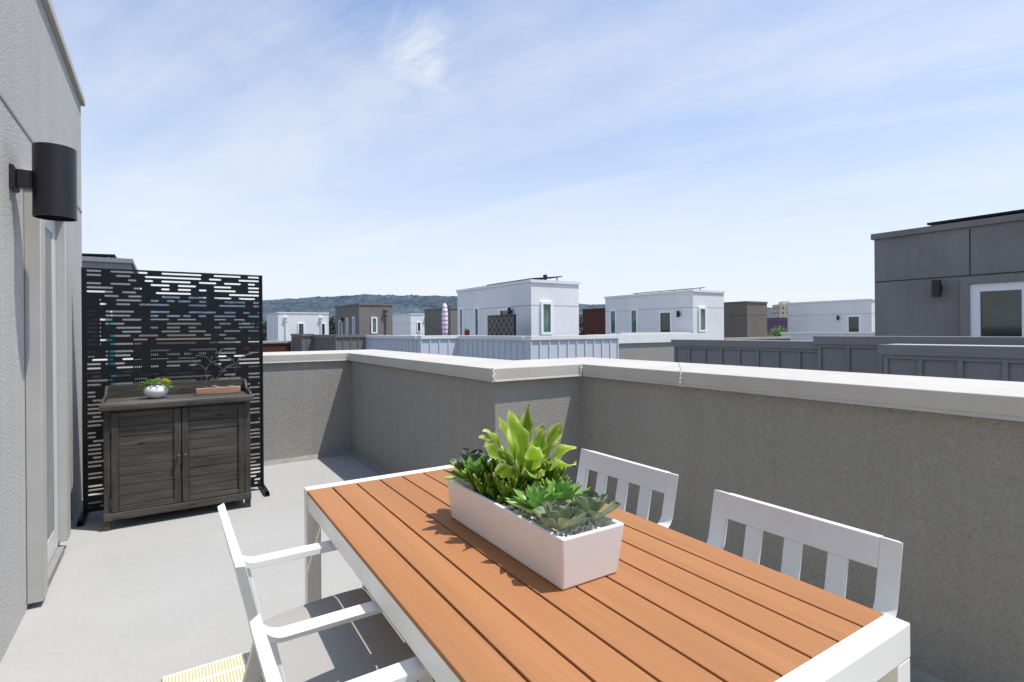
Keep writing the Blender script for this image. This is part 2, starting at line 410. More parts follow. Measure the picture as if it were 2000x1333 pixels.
# two real cloud banks of the day, placed by compass direction: a small bright wisp and a broad pale bank
def bank(px, py, r0, r1, amt, tex=None):
    dv = fwd + right*((px-1000)/1043.1) + up*((645.8-py)/1043.1); dv.normalize()
    q = N(nt, 'ShaderNodeVectorMath', operation='DISTANCE'); nt.links.new(tc.outputs['Generated'], q.inputs[0]); q.inputs[1].default_value = dv
    f = ramp(nt, q.outputs['Value'], [(r0, amt), (r1, 0)])
    if tex: f = mix(nt, 1, f, ramp(nt, tex, [(.42, 0), (.66, 1)]), 'MULTIPLY')
    return f
cl = mix(nt, 1, cl, bank(835, 108, .015, .085, .8, fine), 'SCREEN')
cl = mix(nt, 1, cl, bank(380, 400, .08, .46, .38, puff), 'SCREEN')
# pale marine haze toward the horizon
hz = ramp(nt, sep.outputs['Z'], [(.0, .97), (.08, .88), (.157, .76), (.31, .46), (.53, .16), (1, .02)])
cl = mix(nt, 1, cl, hz, 'SCREEN')
SKY = .15
lp = mix(nt, cl, mix(nt, 1, sky.outputs['Color'], (.70, 1.03, 1.38), 'MULTIPLY'), (5.95, 6.25, 6.58))
nt.links.new(lp, bg.inputs['Color']); bg.inputs['Strength'].default_value = SKY

scene.view_settings.view_transform = 'Standard'; scene.view_settings.look = 'None'
scene.view_settings.exposure = 0; scene.view_settings.gamma = 1
scene.render.engine = 'CYCLES'; scene.cycles.use_denoising = True; scene.cycles.max_bounces = 8
scene.cycles.sample_clamp_indirect = 6; scene.cycles.caustics_reflective = False; scene.cycles.caustics_refractive = False

# ------------------------------------------------------------------ setting
GZ = -10.0
g = MB(); n = 40; S = 9000
g.box(-S, S, -S, S, GZ-1, GZ); structure(g.obj('ground', M['ground']))
d = MB(); d.box(-.62, 2.53, -4, 6.2, -.25, 0); structure(d.obj('deck_floor', M['deck']))

# hills: a ridge several kilometres out, bumpy with tree crowns
def hills():
    bm = bmesh.new(); D0 = 2900
    prof = [(-1600,588),(-700,590),(-200,588),(100,584),(250,580),(335,579),(430,584),(512,588),(560,584),(640,580),(690,578),(712,575),(735,577),(800,577.5),(893,579.5),(960,583),(1060,590),(1130,594),(1190,596),(1300,599),(1500,601),(1560,603),(1700,606),(2000,612),(2600,618),(3600,622)]
    def yprof(x):
        for (a, ya), (b, yb) in zip(prof, prof[1:]):
            if a <= x <= b:
                t = (x-a)/(b-a); return ya + (yb-ya)*t
        return 620
    cols = 1500; rows = 34; grid = []
    for i in range(cols+1):
        px = -900 + 3700*i/cols
        tx = (px-1000)/1043.1
        dirv = fwd + right*tx
        hor = 645.8 - .0077*(px-1000)
        top = (hor - yprof(px))/1043.1*D0
        col = []
        for j in range(rows+1):
            t = j/rows; dist = D0*(.62 + .38*t)
            h = GZ + (top+H-GZ)*(t**1.25)
            h *= 1
            p = dirv*dist
            b = noise.noise(Vector((p.x*.05, p.y*.05, 0)))*6 + noise.noise(Vector((p.x*.012, p.y*.012, 3)))*9*(1-t*.5) + noise.noise(Vector((p.x*.14, p.y*.14, 5)))*4
            if j == rows: b = abs(noise.noise(Vector((px*.11, 0, 0))))*9 + noise.noise(Vector((px*.03, 4, 0)))*5
            col.append(bm.verts.new((p.x, p.y, h + b*min(1, t*3))))
        p = dirv*D0*1.25; col.append(bm.verts.new((p.x, p.y, GZ-2)))
        grid.append(col)
    for a, b in zip(grid, grid[1:]):
        for j in range(len(a)-1): bm.faces.new((a[j], b[j], b[j+1], a[j+1]))
    m = MB(); m.bm.free(); m.bm = bm
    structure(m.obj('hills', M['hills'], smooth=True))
hills()

# ------------------------------------------------------------------ own roof terrace
WX = -.60
hw = thing('house_wall', 'rough pale grey stucco house wall rising at the left edge of the terrace', 'house wall', (WX, 0, 0))
def local(o): return o
m = MB(); m.box(-2.6, 0, -5, 5.86, -10, 3.36); m.obj('wall', M['stucco_house'], hw)
m = MB(); m.box(-2.7, .030, -5.05, 5.875, 3.362, 3.425); m.obj('coping', M['cap'], hw, bevel=.006)
m = MB(); m.box(.0005, .004, -5, 5.86, 2.436, 2.452); m.obj('joint', M['joint'], hw)
# patio door: white leaf, glass, side and head casings
dr = boxpart('door_leaf', M['door_white'], hw, .001, .012, 3.73, 4.42, .05, 2.14)
m = MB(); m.box(.013, .018, 3.735, 3.86, .055, 2.13); m.box(.013, .018, 4.30, 4.415, .055, 2.13); m.box(.013, .018, 3.86, 4.30, .055, .19); m.box(.013, .018, 3.86, 4.30, 2.02, 2.13)
m.obj('door_frame', M['door_white'], dr, bevel=.003)
boxpart('glass', M['glass_door'], dr, .0125, .0145, 3.861, 4.299, .191, 2.019)
boxpart('casing', M['trim'], hw, .001, .066, 3.61, 3.729, .03, 2.15, bevel=.004)
boxpart('casing', M['trim'], hw, .001, .066, 4.421, 4.55, .075, 2.15, bevel=.004)
boxpart('casing', M['trim'], hw, .001, .068, 3.60, 4.56, 2.152, 2.235, bevel=.004)
boxpart('threshold', M['cant'], hw, .001, .05, 3.731, 4.419, .002, .048, bevel=.003)

# terrace parapet: stucco body + sloping cap, one wall that jogs
pw = thing('parapet_wall', 'grey stucco parapet with pale cap jogging around the terrace', 'parapet wall')
ZW = 1.10
m = MB()
inner = [(-3.4, 6.149), (1.775, 6.149), (1.775, 2.944), (2.50, 2.944), (2.50, -4.5)]
outer = [(-3.4, 6.52), (2.135, 6.52), (2.135, 3.30), (2.86, 3.30), (2.86, -4.5)]
for i in range(len(inner)-1):
    a, b = inner[i], inner[i+1]; c, d_ = outer[i+1], outer[i]
    m.hexa([(a[0],a[1],-10),(b[0],b[1],-10),(c[0],c[1],-10),(d_[0],d_[1],-10),(a[0],a[1],ZW),(b[0],b[1],ZW),(c[0],c[1],ZW),(d_[0],d_[1],ZW)])
bmesh.ops.remove_doubles(m.bm, verts=m.bm.verts, dist=.0005)
m.obj('stucco_body', M['stucco'], pw)
ci = [(-3.4, 6.128), (1.743, 6.128), (1.743, 2.908), (2.468, 2.908), (2.468, -4.5)]
coo = [(-3.4, 6.565), (2.18, 6.565), (2.18, 3.345), (2.905, 3.345), (2.905, -4.5)]
def lerp(p, q, t): return (p[0]+(q[0]-p[0])*t, p[1]+(q[1]-p[1])*t)
def cap_piece(i, t0=0, t1=1):
    mm = MB()
    a, b, c, e = lerp(ci[i], ci[i+1], t0), lerp(ci[i], ci[i+1], t1), lerp(coo[i], coo[i+1], t1), lerp(coo[i], coo[i+1], t0)
    mm.hexa([(a[0],a[1],1.085),(b[0],b[1],1.085),(c[0],c[1],1.101),(e[0],e[1],1.101),(a[0],a[1],1.158),(b[0],b[1],1.158),(c[0],c[1],1.176),(e[0],e[1],1.176)])
    return mm.obj('cap', M['cap'], pw, bevel=.004)
cap_piece(0); cap_piece(1); cap_piece(2); cap_piece(3, 0, .118); cap_piece(3, .1182, 1)
# drip lip under each cap's inner edge (kicked out a little)
def lip(a, b, nx, ny):
    mm = MB(); o = .005
    A, B = Vector((a[0], a[1], 0)), Vector((b[0], b[1], 0)); nv = Vector((nx, ny, 0))
    P = []
    for z, k in ((1.074, o), (1.090, .001)):
        for q in (A, B): P.append((q + nv*k + Vector((0,0,z))))
    # thin sloping kick
    vs = [A+nv*.001+Vector((0,0,1.088)), B+nv*.001+Vector((0,0,1.088)), B+nv*o+Vector((0,0,1.074)), A+nv*o+Vector((0,0,1.074)), A-nv*.02+Vector((0,0,1.070)), B-nv*.02+Vector((0,0,1.070))]
    v = [mm.bm.verts.new(p) for p in vs]
    mm.bm.faces.new((v[0],v[1],v[2],v[3])); mm.bm.faces.new((v[3],v[2],v[5],v[4])); mm.bm.faces.new((v[0],v[4],v[5],v[1])); mm.bm.faces.new((v[0],v[3],v[4])); mm.bm.faces.new((v[1],v[5],v[2]))
    mm.obj('drip_edge', M['cap'], pw)
lip((-3.4, 6.128), (1.729, 6.128), 0, -1); lip((1.743, 6.11), (1.743, 2.92), -1, 0); lip((1.75, 2.908), (2.454, 2.908), 0, -1); lip((2.468, 2.89), (2.468, -4.5), -1, 0)
# sealant beads at the cap joints
def bead(x, y, s=1):
    mm = MB()
    for k in range(9):
        z = 1.078 + k*.0105
        r = random.uniform(.005, .011)
        bmesh.ops.create_icosphere(mm.bm, subdivisions=1, radius=r, matrix=Matrix.Translation((x + random.uniform(-.006, .006), y + random.uniform(-.004, .004), z)))
    mm.obj('sealant_bead', M['cap_white'] if 'cap_white' in M else M['cap'], pw, smooth=True)
bead(1.742, 2.905); bead(2.46, 2.902); bead(1.738, 6.122, .6); bead(2.466, 2.035)
m = MB()
m.prism([(6.1485, 0.001), (6.1485, .045), (6.11, .001)], 0, -3.3, 1.774)
for (a, b) in (((1.774, 6.158), (1.774, 2.94)),):
    m.hexa([(1.736, 2.9, .001), (1.7745, 2.9, .001), (1.7745, 6.10, .001), (1.736, 6.10, .001), (1.765, 2.9, .04), (1.7745, 2.9, .045), (1.7745, 6.10, .045), (1.765, 6.10, .04)])
m.hexa([(2.462, -4.4, .001), (2.4995, -4.4, .001), (2.4995, 2.9, .001), (2.462, 2.9, .001), (2.49, -4.4, .04), (2.4995, -4.4, .045), (2.4995, 2.9, .045), (2.49, 2.9, .04)])
m.obj('cant_strip', M['cant'], pw)

# cylinder wall lamp
wl = thing('wall_lamp', 'large dark bronze cylinder lamp on an arm beside the patio door', 'wall lamp', (WX, 3.37, 2.13))
m = MB(); prof = [(.083, .170), (.083, -.170), (.077, -.170), (.077, .10)]
m.lathe([(.001, .170), (.083, .170)], (.155, 0, 0), 48, False, False); m.lathe(prof, (.155, 0, 0), 48, False, True)
m.obj('lamp_shade', M['lamp_metal'], wl, smooth='auto', recalc=True)
m = MB(); m.prism([(.0005, -.055), (.0005, .055), (.014, .055), (.02, .045), (.02, -.045), (.014, -.055)], 1, -.06, .06); m.obj('wall_plate', M['lamp_metal'], wl, bevel=.002)
boxpart('arm', M['lamp_metal'], wl, .0205, .078, -.03, .03, -.042, .042, bevel=.003)

# ------------------------------------------------------------------ slotted privacy screen
sc = thing('privacy_screen', 'tall black metal privacy screen with horizontal slots behind the cabinet', 'privacy screen', (0, 5.2, 0))
ROWS1 = [[(-.506,-.416),(-.358,-.119),(-.025,.256),(.346,.552),(.609,.697)],[(-.506,-.416),(-.323,-.231),(-.137,.253),(.311,.402),(.536,.697)],
 [(-.247,-.193),(-.139,-.083),(-.027,.178),(.237,.365),(.424,.552),(.609,.665)],[(-.506,-.417),(-.359,-.232),(-.099,.029),(.087,.216),(.347,.478),(.609,.697)],
 [(-.506,-.343),(-.212,-.158),(-.028,.029),(.087,.179),(.237,.292),(.349,.513),(.61,.697)],[(-.506,-.343),(-.286,-.194),(-.065,.179),(.461,.697)],
 [(-.397,-.307),(-.248,-.158),(-.026,.103),(.162,.291),(.349,.478),(.535,.664)],[(-.506,-.421),(-.324,-.159),(-.1,-.046),(.009,.065),(.086,.178),(.236,.291),(.423,.587),(.649,.697)],
 [(-.506,-.49),(-.434,-.381),(-.324,-.233),(-.174,.028),(.162,.291),(.387,.587),(.649,.697)]]
ROWS2 = [[(-.506,-.456),(-.391,-.21),(-.102,.026),(.161,.362),(.422,.511),(.57,.622),(.684,.697)],[(-.506,-.456),(-.391,-.233),(-.102,-.048),(.009,.102),(.122,.177),(.233,.288),(.348,.511),(.609,.697)],
 [(-.475,-.348),(-.287,-.161),(-.103,.025),(.083,.214),(.348,.437),(.495,.582)],[(-.506,-.422),(-.393,-.272),(.008,.252),(.384,.475),(.533,.697)],
 [(-.506,-.422),(-.325,-.161),(-.103,-.049),(.008,.101),(.16,.214),(.347,.4),(.533,.697)],[(-.506,-.422),(-.288,-.162),(-.028,.101),(.16,.287),(.421,.549),(.608,.697)],
 [(-.476,-.421),(-.365,-.234),(-.177,-.05),(.008,.213),(.272,.325),(.383,.437)],[(-.506,-.349),(-.215,-.123),(-.067,.323),(.421,.51),(.607,.697)],[(-.506,-.422),(-.364,-.161),(-.068,.213),(.308,.548),(.607,.697)]]
XL, XR, PH = -.524, .712, .312
def slot_panel(rows, ztop):
    m = MB(); th = .0045; r = .0072; arc = 5
    polys = []
    zt = ztop - .0009
    zprev = zt
    for k, slots in enumerate(rows):
        zc = ztop - .021 - .0318*k
        polys.append([(XL, zc+r), (XR, zc+r), (XR, zprev), (XL, zprev)])
        edges = []; x = XL
        for i in range(len(slots)+1):
            left = [(XL, zc-r), (XL, zc+r)] if i == 0 else None
            poly = []
            if i == 0: poly += [(XL, zc+r), (XL, zc-r)]
            else:
                c = slots[i-1][1] - r
                poly += [(c + r*math.sin(math.pi*j/arc), zc + r*math.cos(math.pi*j/arc)) for j in range(arc+1)]
            if i == len(slots): poly += [(XR, zc-r), (XR, zc+r)]
            else:
                c = slots[i][0] + r
                poly += [(c - r*math.sin(math.pi*j/arc), zc - r*math.cos(math.pi*j/arc)) for j in range(arc+1)]
            polys.append(poly)
        zprev = zc - r
    polys.append([(XL, ztop-PH+.0009), (XR, ztop-PH+.0009), (XR, zprev), (XL, zprev)])
    for p in polys: m.prism(p, 1, -th, 0)
    bmesh.ops.remove_doubles(m.bm, verts=m.bm.verts, dist=.00005)
    return m
for k in range(6):
    slot_panel(ROWS1 if k in (0, 5) else ROWS2, 1.905 - PH*k).obj('slot_panel', M['black_metal'], sc)
for x in (XL-.012, XR):
    boxpart('upright', M['black_metal'], sc, x, x+.012, -.014, .014, .022, 1.906, bevel=.001)
for z in (1.905, 1.905-PH, 1.905-2*PH, 1.905-3*PH, 1.905-4*PH, 1.905-5*PH):
    boxpart('cross_rail', M['black_metal'], sc, XL, XR, .0005, .012, z-.010, z+.001)
for x in (XL-.006, XR+.006):
    m = MB(); m.box(x-.019, x+.019, -.24, .22, .001, .005); m.box(x-.019, x-.015, -.24, .22, .005, .028); m.box(x+.015, x+.019, -.24, .22, .005, .028); m.box(x-.019, x+.019, -.20, .22, .028, .032)
    m.obj('foot', M['black_metal'], sc)

# black slatted panel and a teal roll standing behind the screen
ac = thing('slatted_panel', 'black vertically slatted panel with tan top standing behind the slotted screen', 'slatted panel', (.085, 5.66, 0))
m = MB()
for i in range(42): x = -.30 + .60*i/41; m.box(x-.0038, x+.0038, -.004, .004, .06, 1.335)
m.obj('slats', M['black_metal'], ac)
for z in (.045, .70, 1.19): boxpart('rail', M['black_metal'], ac, -.31, .31, -.011, -.0065, z-.014, z+.014)
for x in (-.322, .31): boxpart('post', M['black_metal'], ac, x, x+.012, -.012, .012, .001, 1.336)
boxpart('top_rail', M['louver'], ac, -.33, .33, -.02, .02, 1.337, 1.362, bevel=.003)
for x in (-.316, .316): boxpart('foot', M['black_metal'], ac, x-.02, x+.02, .013, .25, .001, .02)
tp = thing('rolled_sunshade', 'slim teal rolled fabric standing upright behind the left of the screen', 'sunshade', (-.385, 5.62, 0))
m = MB(); m.lathe([(.012, .01), (.022, .06), (.024, .8), (.028, 1.2), (.026, 1.45), (.012, 1.545)], (0, 0, 0), 14); m.obj('cloth', M['teal'], tp, smooth=True)
m = MB(); m.lathe([(.009, 1.546), (.011, 1.57), (.004, 1.59)], (0, 0, 0), 10); m.obj('finial', M['white'], tp)

# ------------------------------------------------------------------ potting cabinet
cb_ = thing('potting_cabinet', 'weathered dark wood two door potting cabinet in front of the screen', 'cabinet', (.095, 4.74, 0))
CW = .47   # half width of the carcass
for sx in (-1, 1):
    for y in (0, .36):
        boxpart('leg', M['cab_v'], cb_, *( (sx*CW-(.04 if sx > 0 else 0)), (sx*CW+(.04 if sx < 0 else 0)), y, y+.045, .001, .855), bevel=.003)
    x0 = sx*CW - (.02 if sx > 0 else -.005); boxpart('side_panel', M['cab'], cb_, min(x0, x0+.015*1), max(x0, x0+.015), .046, .359, .09, .85)
boxpart('bottom_rail', M['cab'], cb_, -CW+.041, CW-.041, .002, .03, .067, .118, bevel=.003)
boxpart('bottom_rail', M['cab'], cb_, -CW-.003, CW+.003, -.012, .0015, .07, .121, bevel=.003)
boxpart('bottom_shelf', M['cab'], cb_, -CW+.042, CW-.042, .031, .358, .085, .105)
boxpart('back_panel', M['cab'], cb_, -CW+.041, CW-.041, .362, .375, .08, .853)
boxpart('top_rail', M['cab'], cb_, -CW+.041, CW-.041, .004, .03, .838, .856, bevel=.002)
def cab_door(x0, x1, hinge):
    z0, z1 = .125, .835; f = .045
    dm = MB(); dm.box(x0, x0+f, -.006, .022, z0, z1); dm.box(x1-f, x1, -.006, .022, z0, z1)
    door = dm.obj('door', M['cab_v'], cb_, bevel=.003)
    for za, zb2 in ((z0, z0+f*.8), (z1-f*.8, z1)): boxpart('door_rail', M['cab'], door, x0+f+.0005, x1-f-.0005, -.004, .022, za, zb2, bevel=.003)
    sm = MB(); n = 9; a, b = z0+f*.8, z1-f*.8
    for k in range(n):
        h = (b-a)/n; y = .006 + random.uniform(-.0015, .0015)
        sm.box(x0+f+.0005, x1-f-.0005, y, .02, a+h*k+.0016, a+h*(k+1)-.0016)
    sm.obj('door_slats', M['cab'], door, bevel=.002)
    kx = x1-.02 if hinge < 0 else x0+.02
    km = MB(); km.lathe([(.006, 0), (.006, .010), (.013, .014), (.014, .022), (.008, .028)], (0, 0, 0), 14)
    ko = km.obj('knob', M['knob'], door, smooth='auto'); ko.rotation_euler = (R(90), 0, 0); ko.location = (kx, -.006, .478)
    for hz_ in (.20, .76):
        hx = x0-.003 if hinge < 0 else x1+.003
        hm = MB(); hm.lathe([(.004, -.025), (.004, .025)], (hx, -.008, hz_), 8); hm.obj('hinge', M['knob'], door)
cab_door(-.428, -.003, -1); cab_door(.003, .428, 1)
boxpart('top', M['cab_top'], cb_, -CW-.02, CW+.02, -.045, .40, .876, .90, bevel=.004)
boxpart('top_edge', M['cab'], cb_, -CW-.019, CW+.019, -.044, .398, .857, .8755, bevel=.002)
boxpart('back_board', M['cab'], cb_, -CW-.012, CW+.012, .385, .403, .9005, 1.0, bevel=.003)
for sx in (-1, 1):
    m = MB(); x = sx*(CW+.005)
    pts = [(.384, .901), (.384, .998)]
    for i in range(9):   # scrolled cheek falling to the front
        t = i/8; pts.append((.375-.10*t, .998-.012*t if t < .2 else .9955-.058*(.5-.5*math.cos(math.pi*(t-.2)/.8))))
    pts += [(.14, .93), (.06, .928), (.03, .922), (.018, .912), (.012, .901)]
    m.prism(pts, 0, x-.009, x+.009); m.obj('cheek', M['cab'], cb_, bevel=.002)

# ------------------------------------------------------------------ succulents
def rosette(m, c, r, layers, n0, W, cup=.55, lean=0, leanaz=0, e_in=1.25, e_out=.15, prof=None, curl=.35):
    prof = prof or (lambda t: max(.02, (.42 + .9*t)*(1-t**3.2)**.6 if t < .999 else .03))
    for l in range(layers):
        f = l/max(1, layers-1)                       # 0 outer .. 1 inner
        n = max(3, round(n0*(1-.35*f))); L = r*(1-.55*f)
        for k in range(n):
            az = 2*math.pi*(k + .5*(l % 2) + random.uniform(-.12, .12))/n + l*.35
            e = e_out + (e_in-e_out)*f + random.uniform(-.1, .1) + lean*math.cos(az-leanaz)
            m.leaf((c[0]+.006*math.cos(az), c[1]+.006*math.sin(az), c[2]+.012*f), az, e, L*random.uniform(.9, 1.1), W*(1-.42*f), curl*(1-.5*f), cup, prof, 8, 4)
def round_prof(t): return max(.02, (.34 + .95*min(1, t*1.25))*math.sqrt(max(0, 1-max(0, (t-.5)/.5)**2.6)))
def point_prof(t): return max(.015, (.45+.85*min(1, t*1.7))*(1-max(0, (t-.35)/.65)**1.7))
def mkplant(name, label, mat, build, cat='succulent', part='leaves', group=None, loc=(0,0,0), stem=None):
    t = thing(name, label, cat, loc, 0, group)
    m = MB(); build(m); m.obj(part, mat, t, smooth=True, recalc=False)
    if stem:
        s = MB(); s.tube([(0,0,stem[0]), (0,0,stem[1])], [.012, .008]); s.obj('stem', M['finger_stem'], t)
    return t
M['finger_stem'] = paint('succulent stem', (.10, .11, .05), .7, .1, 30, .2)

TT = .742   # table top height
pl = thing('planter_box', 'long glossy white rectangular planter on the brown table', 'planter', (.931, 1.378, TT), R(-.6))
m = MB()
bx, by, tx_, ty_, hh, th = .094, .318, .105, .335, .138, .013
rings = []
for (hx, hy, z) in ((bx, by, .001), (tx_, ty_, hh), (tx_-th, ty_-th, hh), (tx_-th-.003, ty_-th-.003, hh-.045)):
    rings.append([m.bm.verts.new((sx*hx, sy*hy, z)) for sx, sy in ((-1,-1),(1,-1),(1,1),(-1,1))])
for a, b in zip(rings, rings[1:]):
    for i in range(4): m.bm.faces.new((a[i], a[(i+1)%4], b[(i+1)%4], b[i]))
m.bm.faces.new(rings[0][::-1]); m.bm.faces.new(rings[-1])
m.obj('box', M['planter'], pl, bevel=.005, seg=3)
pb = MB()
for i in range(1100):
    x = random.uniform(-.086, .086); y = random.uniform(-.315, .315)
    r = random.uniform(.004, .0068)
    mt = Matrix.Translation((x, y, random.uniform(.108, .121))) @ Matrix.Rotation(random.uniform(0, 3), 4, 'Z') @ Matrix.Diagonal((1.25, .95, .75, 1))
    bmesh.ops.create_icosphere(pb.bm, subdivisions=1, radius=r, matrix=mt)
po = pb.obj('white_pebbles', M['pebble'], None, smooth=True, loc=(.931, 1.378, TT)); po['kind'] = 'stuff'; po['label'] = 'white pebbles filling the white planter'; po['category'] = 'pebbles'

PZ = TT + .112
def fing(m, n, cx_, cy_, rx, ry, hmin, hmax, spread=.5):
    for i in range(n):
        a = random.uniform(0, 2*math.pi); q = math.sqrt(random.random())
        x, y = cx_ + rx*q*math.cos(a), cy_ + ry*q*math.sin(a)
        h = random.uniform(hmin, hmax)*(1-.35*q); ln = spread*q
        dx, dy = math.cos(a)*ln*h + random.uniform(-.12, .12)*h, math.sin(a)*ln*h + random.uniform(-.12, .12)*h
        nseg = 7; pts = []; rad = []; rr = random.uniform(.0042, .0066)
        for k in range(nseg+1):
            t = k/nseg; pts.append((x+dx*t*t**.3, y+dy*t*t**.3, h*t)); rad.append(rr*(.75+.45*t) if t < .8 else rr*1.15*math.sqrt(max(.02, 1-((t-.8)/.2)**2)))
        rn = random.random(); m.tube(pts, rad, 7, cols=lambda t, rn=rn: (t, 0, rn, 1))
        for b in range(random.randint(1, 3)):     # side fingers
            t0 = random.uniform(.35, .7); p0 = Vector(pts[int(t0*nseg)]); a2 = random.uniform(0, 6.3); l2 = h*random.uniform(.3, .5)
            q2 = [p0 + Vector((math.cos(a2)*.55*l2*t, math.sin(a2)*.55*l2*t, l2*t*(.6+.4*t))) for t in (0, .25, .5, .75, .92, 1)]
            m.tube(q2, [rr*.8, rr, rr*1.1, rr*1.1, rr*.75, rr*.2], 7, cols=lambda t, rn=rn: (.35+.65*t, 0, rn, 1))
mkplant('finger_succulent', 'dark red stemmed green finger succulent left of the tall fronds', M['finger'], lambda m: fing(m, 105, 0, 0, .064, .105, .06, .155, .6), part='stems', loc=(.912, 1.482, PZ))
mkplant('finger_succulent', 'green finger succulent right of the tall fronds', M['finger'], lambda m: fing(m, 62, 0, 0, .042, .072, .08, .165, .65), part='stems', loc=(.998, 1.372, PZ))
def fronds(m):
    def prof(t): return max(.03, (.50 + .62*min(1, t*1.5))*max(0, 1-max(0, (t-.70)/.30)**2.2)**.7)
    for (az, e, L, W, c) in ((2.5,1.30,.240,.056,-.5),(3.6,1.05,.205,.064,-.9),(4.3,1.05,.20,.064,-.95),(5.2,1.05,.205,.060,-.85),(0.2,1.12,.215,.058,-.75),(1.2,1.30,.255,.054,-.4),(5.8,1.32,.25,.052,-.4),(3.0,1.40,.265,.050,-.28),(4.7,1.38,.24,.056,-.4),(.8,1.46,.285,.038,-.15),(2.0,1.15,.21,.054,-.75),(3.9,1.44,.26,.046,-.28),(5.4,1.2,.225,.060,-.75),(3.2,1.2,.23,.058,-.65),(1.7,1.44,.27,.042,-.2),(4.4,1.25,.225,.054,-.6),(2.7,1.22,.235,.052,-.5),(0.5,1.25,.24,.050,-.5)):
        m.leaf((.014*math.cos(az), .014*math.sin(az), .02), az, e, L, W, c, .30, prof, 24, 6, wave=.010, wfreq=3.0, twist=random.uniform(-1.0, 1.0))
mkplant('frond_plant', 'tall yellow green wavy leaved plant at the middle of the planter', M['frond'], fronds, 'plant', loc=(.975, 1.430, PZ))
def rings_of(m, rows, z0=0, cup=.5):
    """separate open leaves: rows of (count, elevation, length, width, root radius)"""
    for l, (n, e, L, W, rr) in enumerate(rows):
        off = random.uniform(0, 1)
        for k in range(n):
            az = 2*math.pi*(k + off + random.uniform(-.14, .14))/n
            m.leaf((rr*math.cos(az), rr*math.sin(az), z0 + .007*l), az, e + random.uniform(-.12, .12), L*random.uniform(.9, 1.1), W*random.uniform(.92, 1.08), .42, cup, round_prof if W > .033 else point_prof, 10, 5)
grey = lambda m: rings_of(m, ((6, .28, .072, .044, .012), (5, .72, .062, .042, .009), (4, 1.08, .048, .036, .006), (3, 1.35, .034, .026, .003)), .012, .55)
gren = lambda m: rings_of(m, ((8, .12, .080, .032, .012), (7, .50, .070, .032, .009), (5, .92, .058, .028, .006), (4, 1.28, .044, .022, .003)), .022, .45)
mkplant('rosette_succulent', 'grey green rounded leaf rosette at the near left corner of the planter', M['echeveria'], grey, loc=(.872, 1.122, PZ+.008)).scale = (1.12, 1.12, 1.15)
mkplant('rosette_succulent', 'grey green rounded leaf rosette at the near right corner of the planter', M['echeveria'], grey, loc=(.982, 1.126, PZ+.008)).scale = (1.1, 1.1, 1.15)
mkplant('rosette_succulent', 'bright green pointed leaf rosette behind the near left grey rosette', M['green_ros'], gren, loc=(.888, 1.248, PZ+.006)).scale = (1.18, 1.18, 1.1)
mkplant('rosette_succulent', 'bright green pointed leaf rosette beside the right finger succulent', M['green_ros'], gren, loc=(.984, 1.252, PZ+.012)).scale = (1.1, 1.1, 1.05)
mkplant('rosette_succulent', 'green leaf rosette at the far left end of the planter', M['green_ros'], gren, loc=(.872, 1.594, PZ+.012)).scale = (1.3, 1.3, 1.15)
mkplant('rosette_succulent', 'dark slate cupped leaf rosette at the far end behind the green one', M['dark_ros'], grey, loc=(.912, 1.660, PZ+.032)).scale = (1.25, 1.25, 1.2)

# bowl of succulents on the cabinet
bw = thing('ceramic_bowl', 'small round white ceramic bowl on the cabinet top', 'bowl', (-.065, 4.93, .9015))
m = MB(); m.lathe([(.030, 0), (.036, .002), (.062, .018), (.079, .045), (.082, .062), (.074, .088), (.070, .092), (.066, .088), (.070, .062)], (0,0,0), 40, True, True); m.obj('bowl', M['ceramic'], bw, smooth=True)
BZ = .9015 + .082
mkplant('rosette_succulent', 'pale blue green succulent at the middle of the white bowl', M['pale_ros'], lambda m: rosette(m, (0,0,.006), .064, 3, 8, .027, .4, .2, 4.8, 1.2, .2, point_prof, .3), loc=(-.045, 4.895, BZ+.012))
mkplant('rosette_succulent', 'fresh green spiky succulent in the left of the white bowl', M['fresh_ros'], lambda m: (rosette(m, (0,0,.012), .072, 3, 9, .024, .3, .3, 3.6, 1.2, .1, point_prof, .1), rosette(m, (.035,.02,.018), .060, 3, 8, .024, .3, .2, 1, 1.2, .2, point_prof, .1)), loc=(-.095, 4.92, BZ+.012))
mkplant('yellow_bloom', 'bright yellow bloom at the right of the white bowl', M['yellow_fl'], lambda m: rosette(m, (0,0,0), .044, 4, 12, .018, .2, .2, 5, 1.3, .25, point_prof, .2), 'flower', 'petals', loc=(-.008, 4.915, BZ+.035))
mkplant('rosette_succulent', 'small fresh green succulent spilling over the right of the bowl', M['fresh_ros'], lambda m: rosette(m, (0,0,0), .052, 3, 8, .025, .3, .1, 0, 1.0, -.2, point_prof, .1), loc=(-.002, 4.905, BZ+.005))
def trail(m):
    for k in range(26):
        t = k/25; p = (-.055*t, -.01*t, .012+.016*math.sin(t*2.2)-.038*t*t)
        for j in range(5): m.leaf(p, random.uniform(0, 6.3), random.uniform(-.5, .9), .013, .009, .3, .4, round_prof, 4, 2)
mkplant('trailing_succulent', 'trailing green sprig hanging over the left of the white bowl', M['fresh_ros'], trail, loc=(-.120, 4.90, BZ+.008))

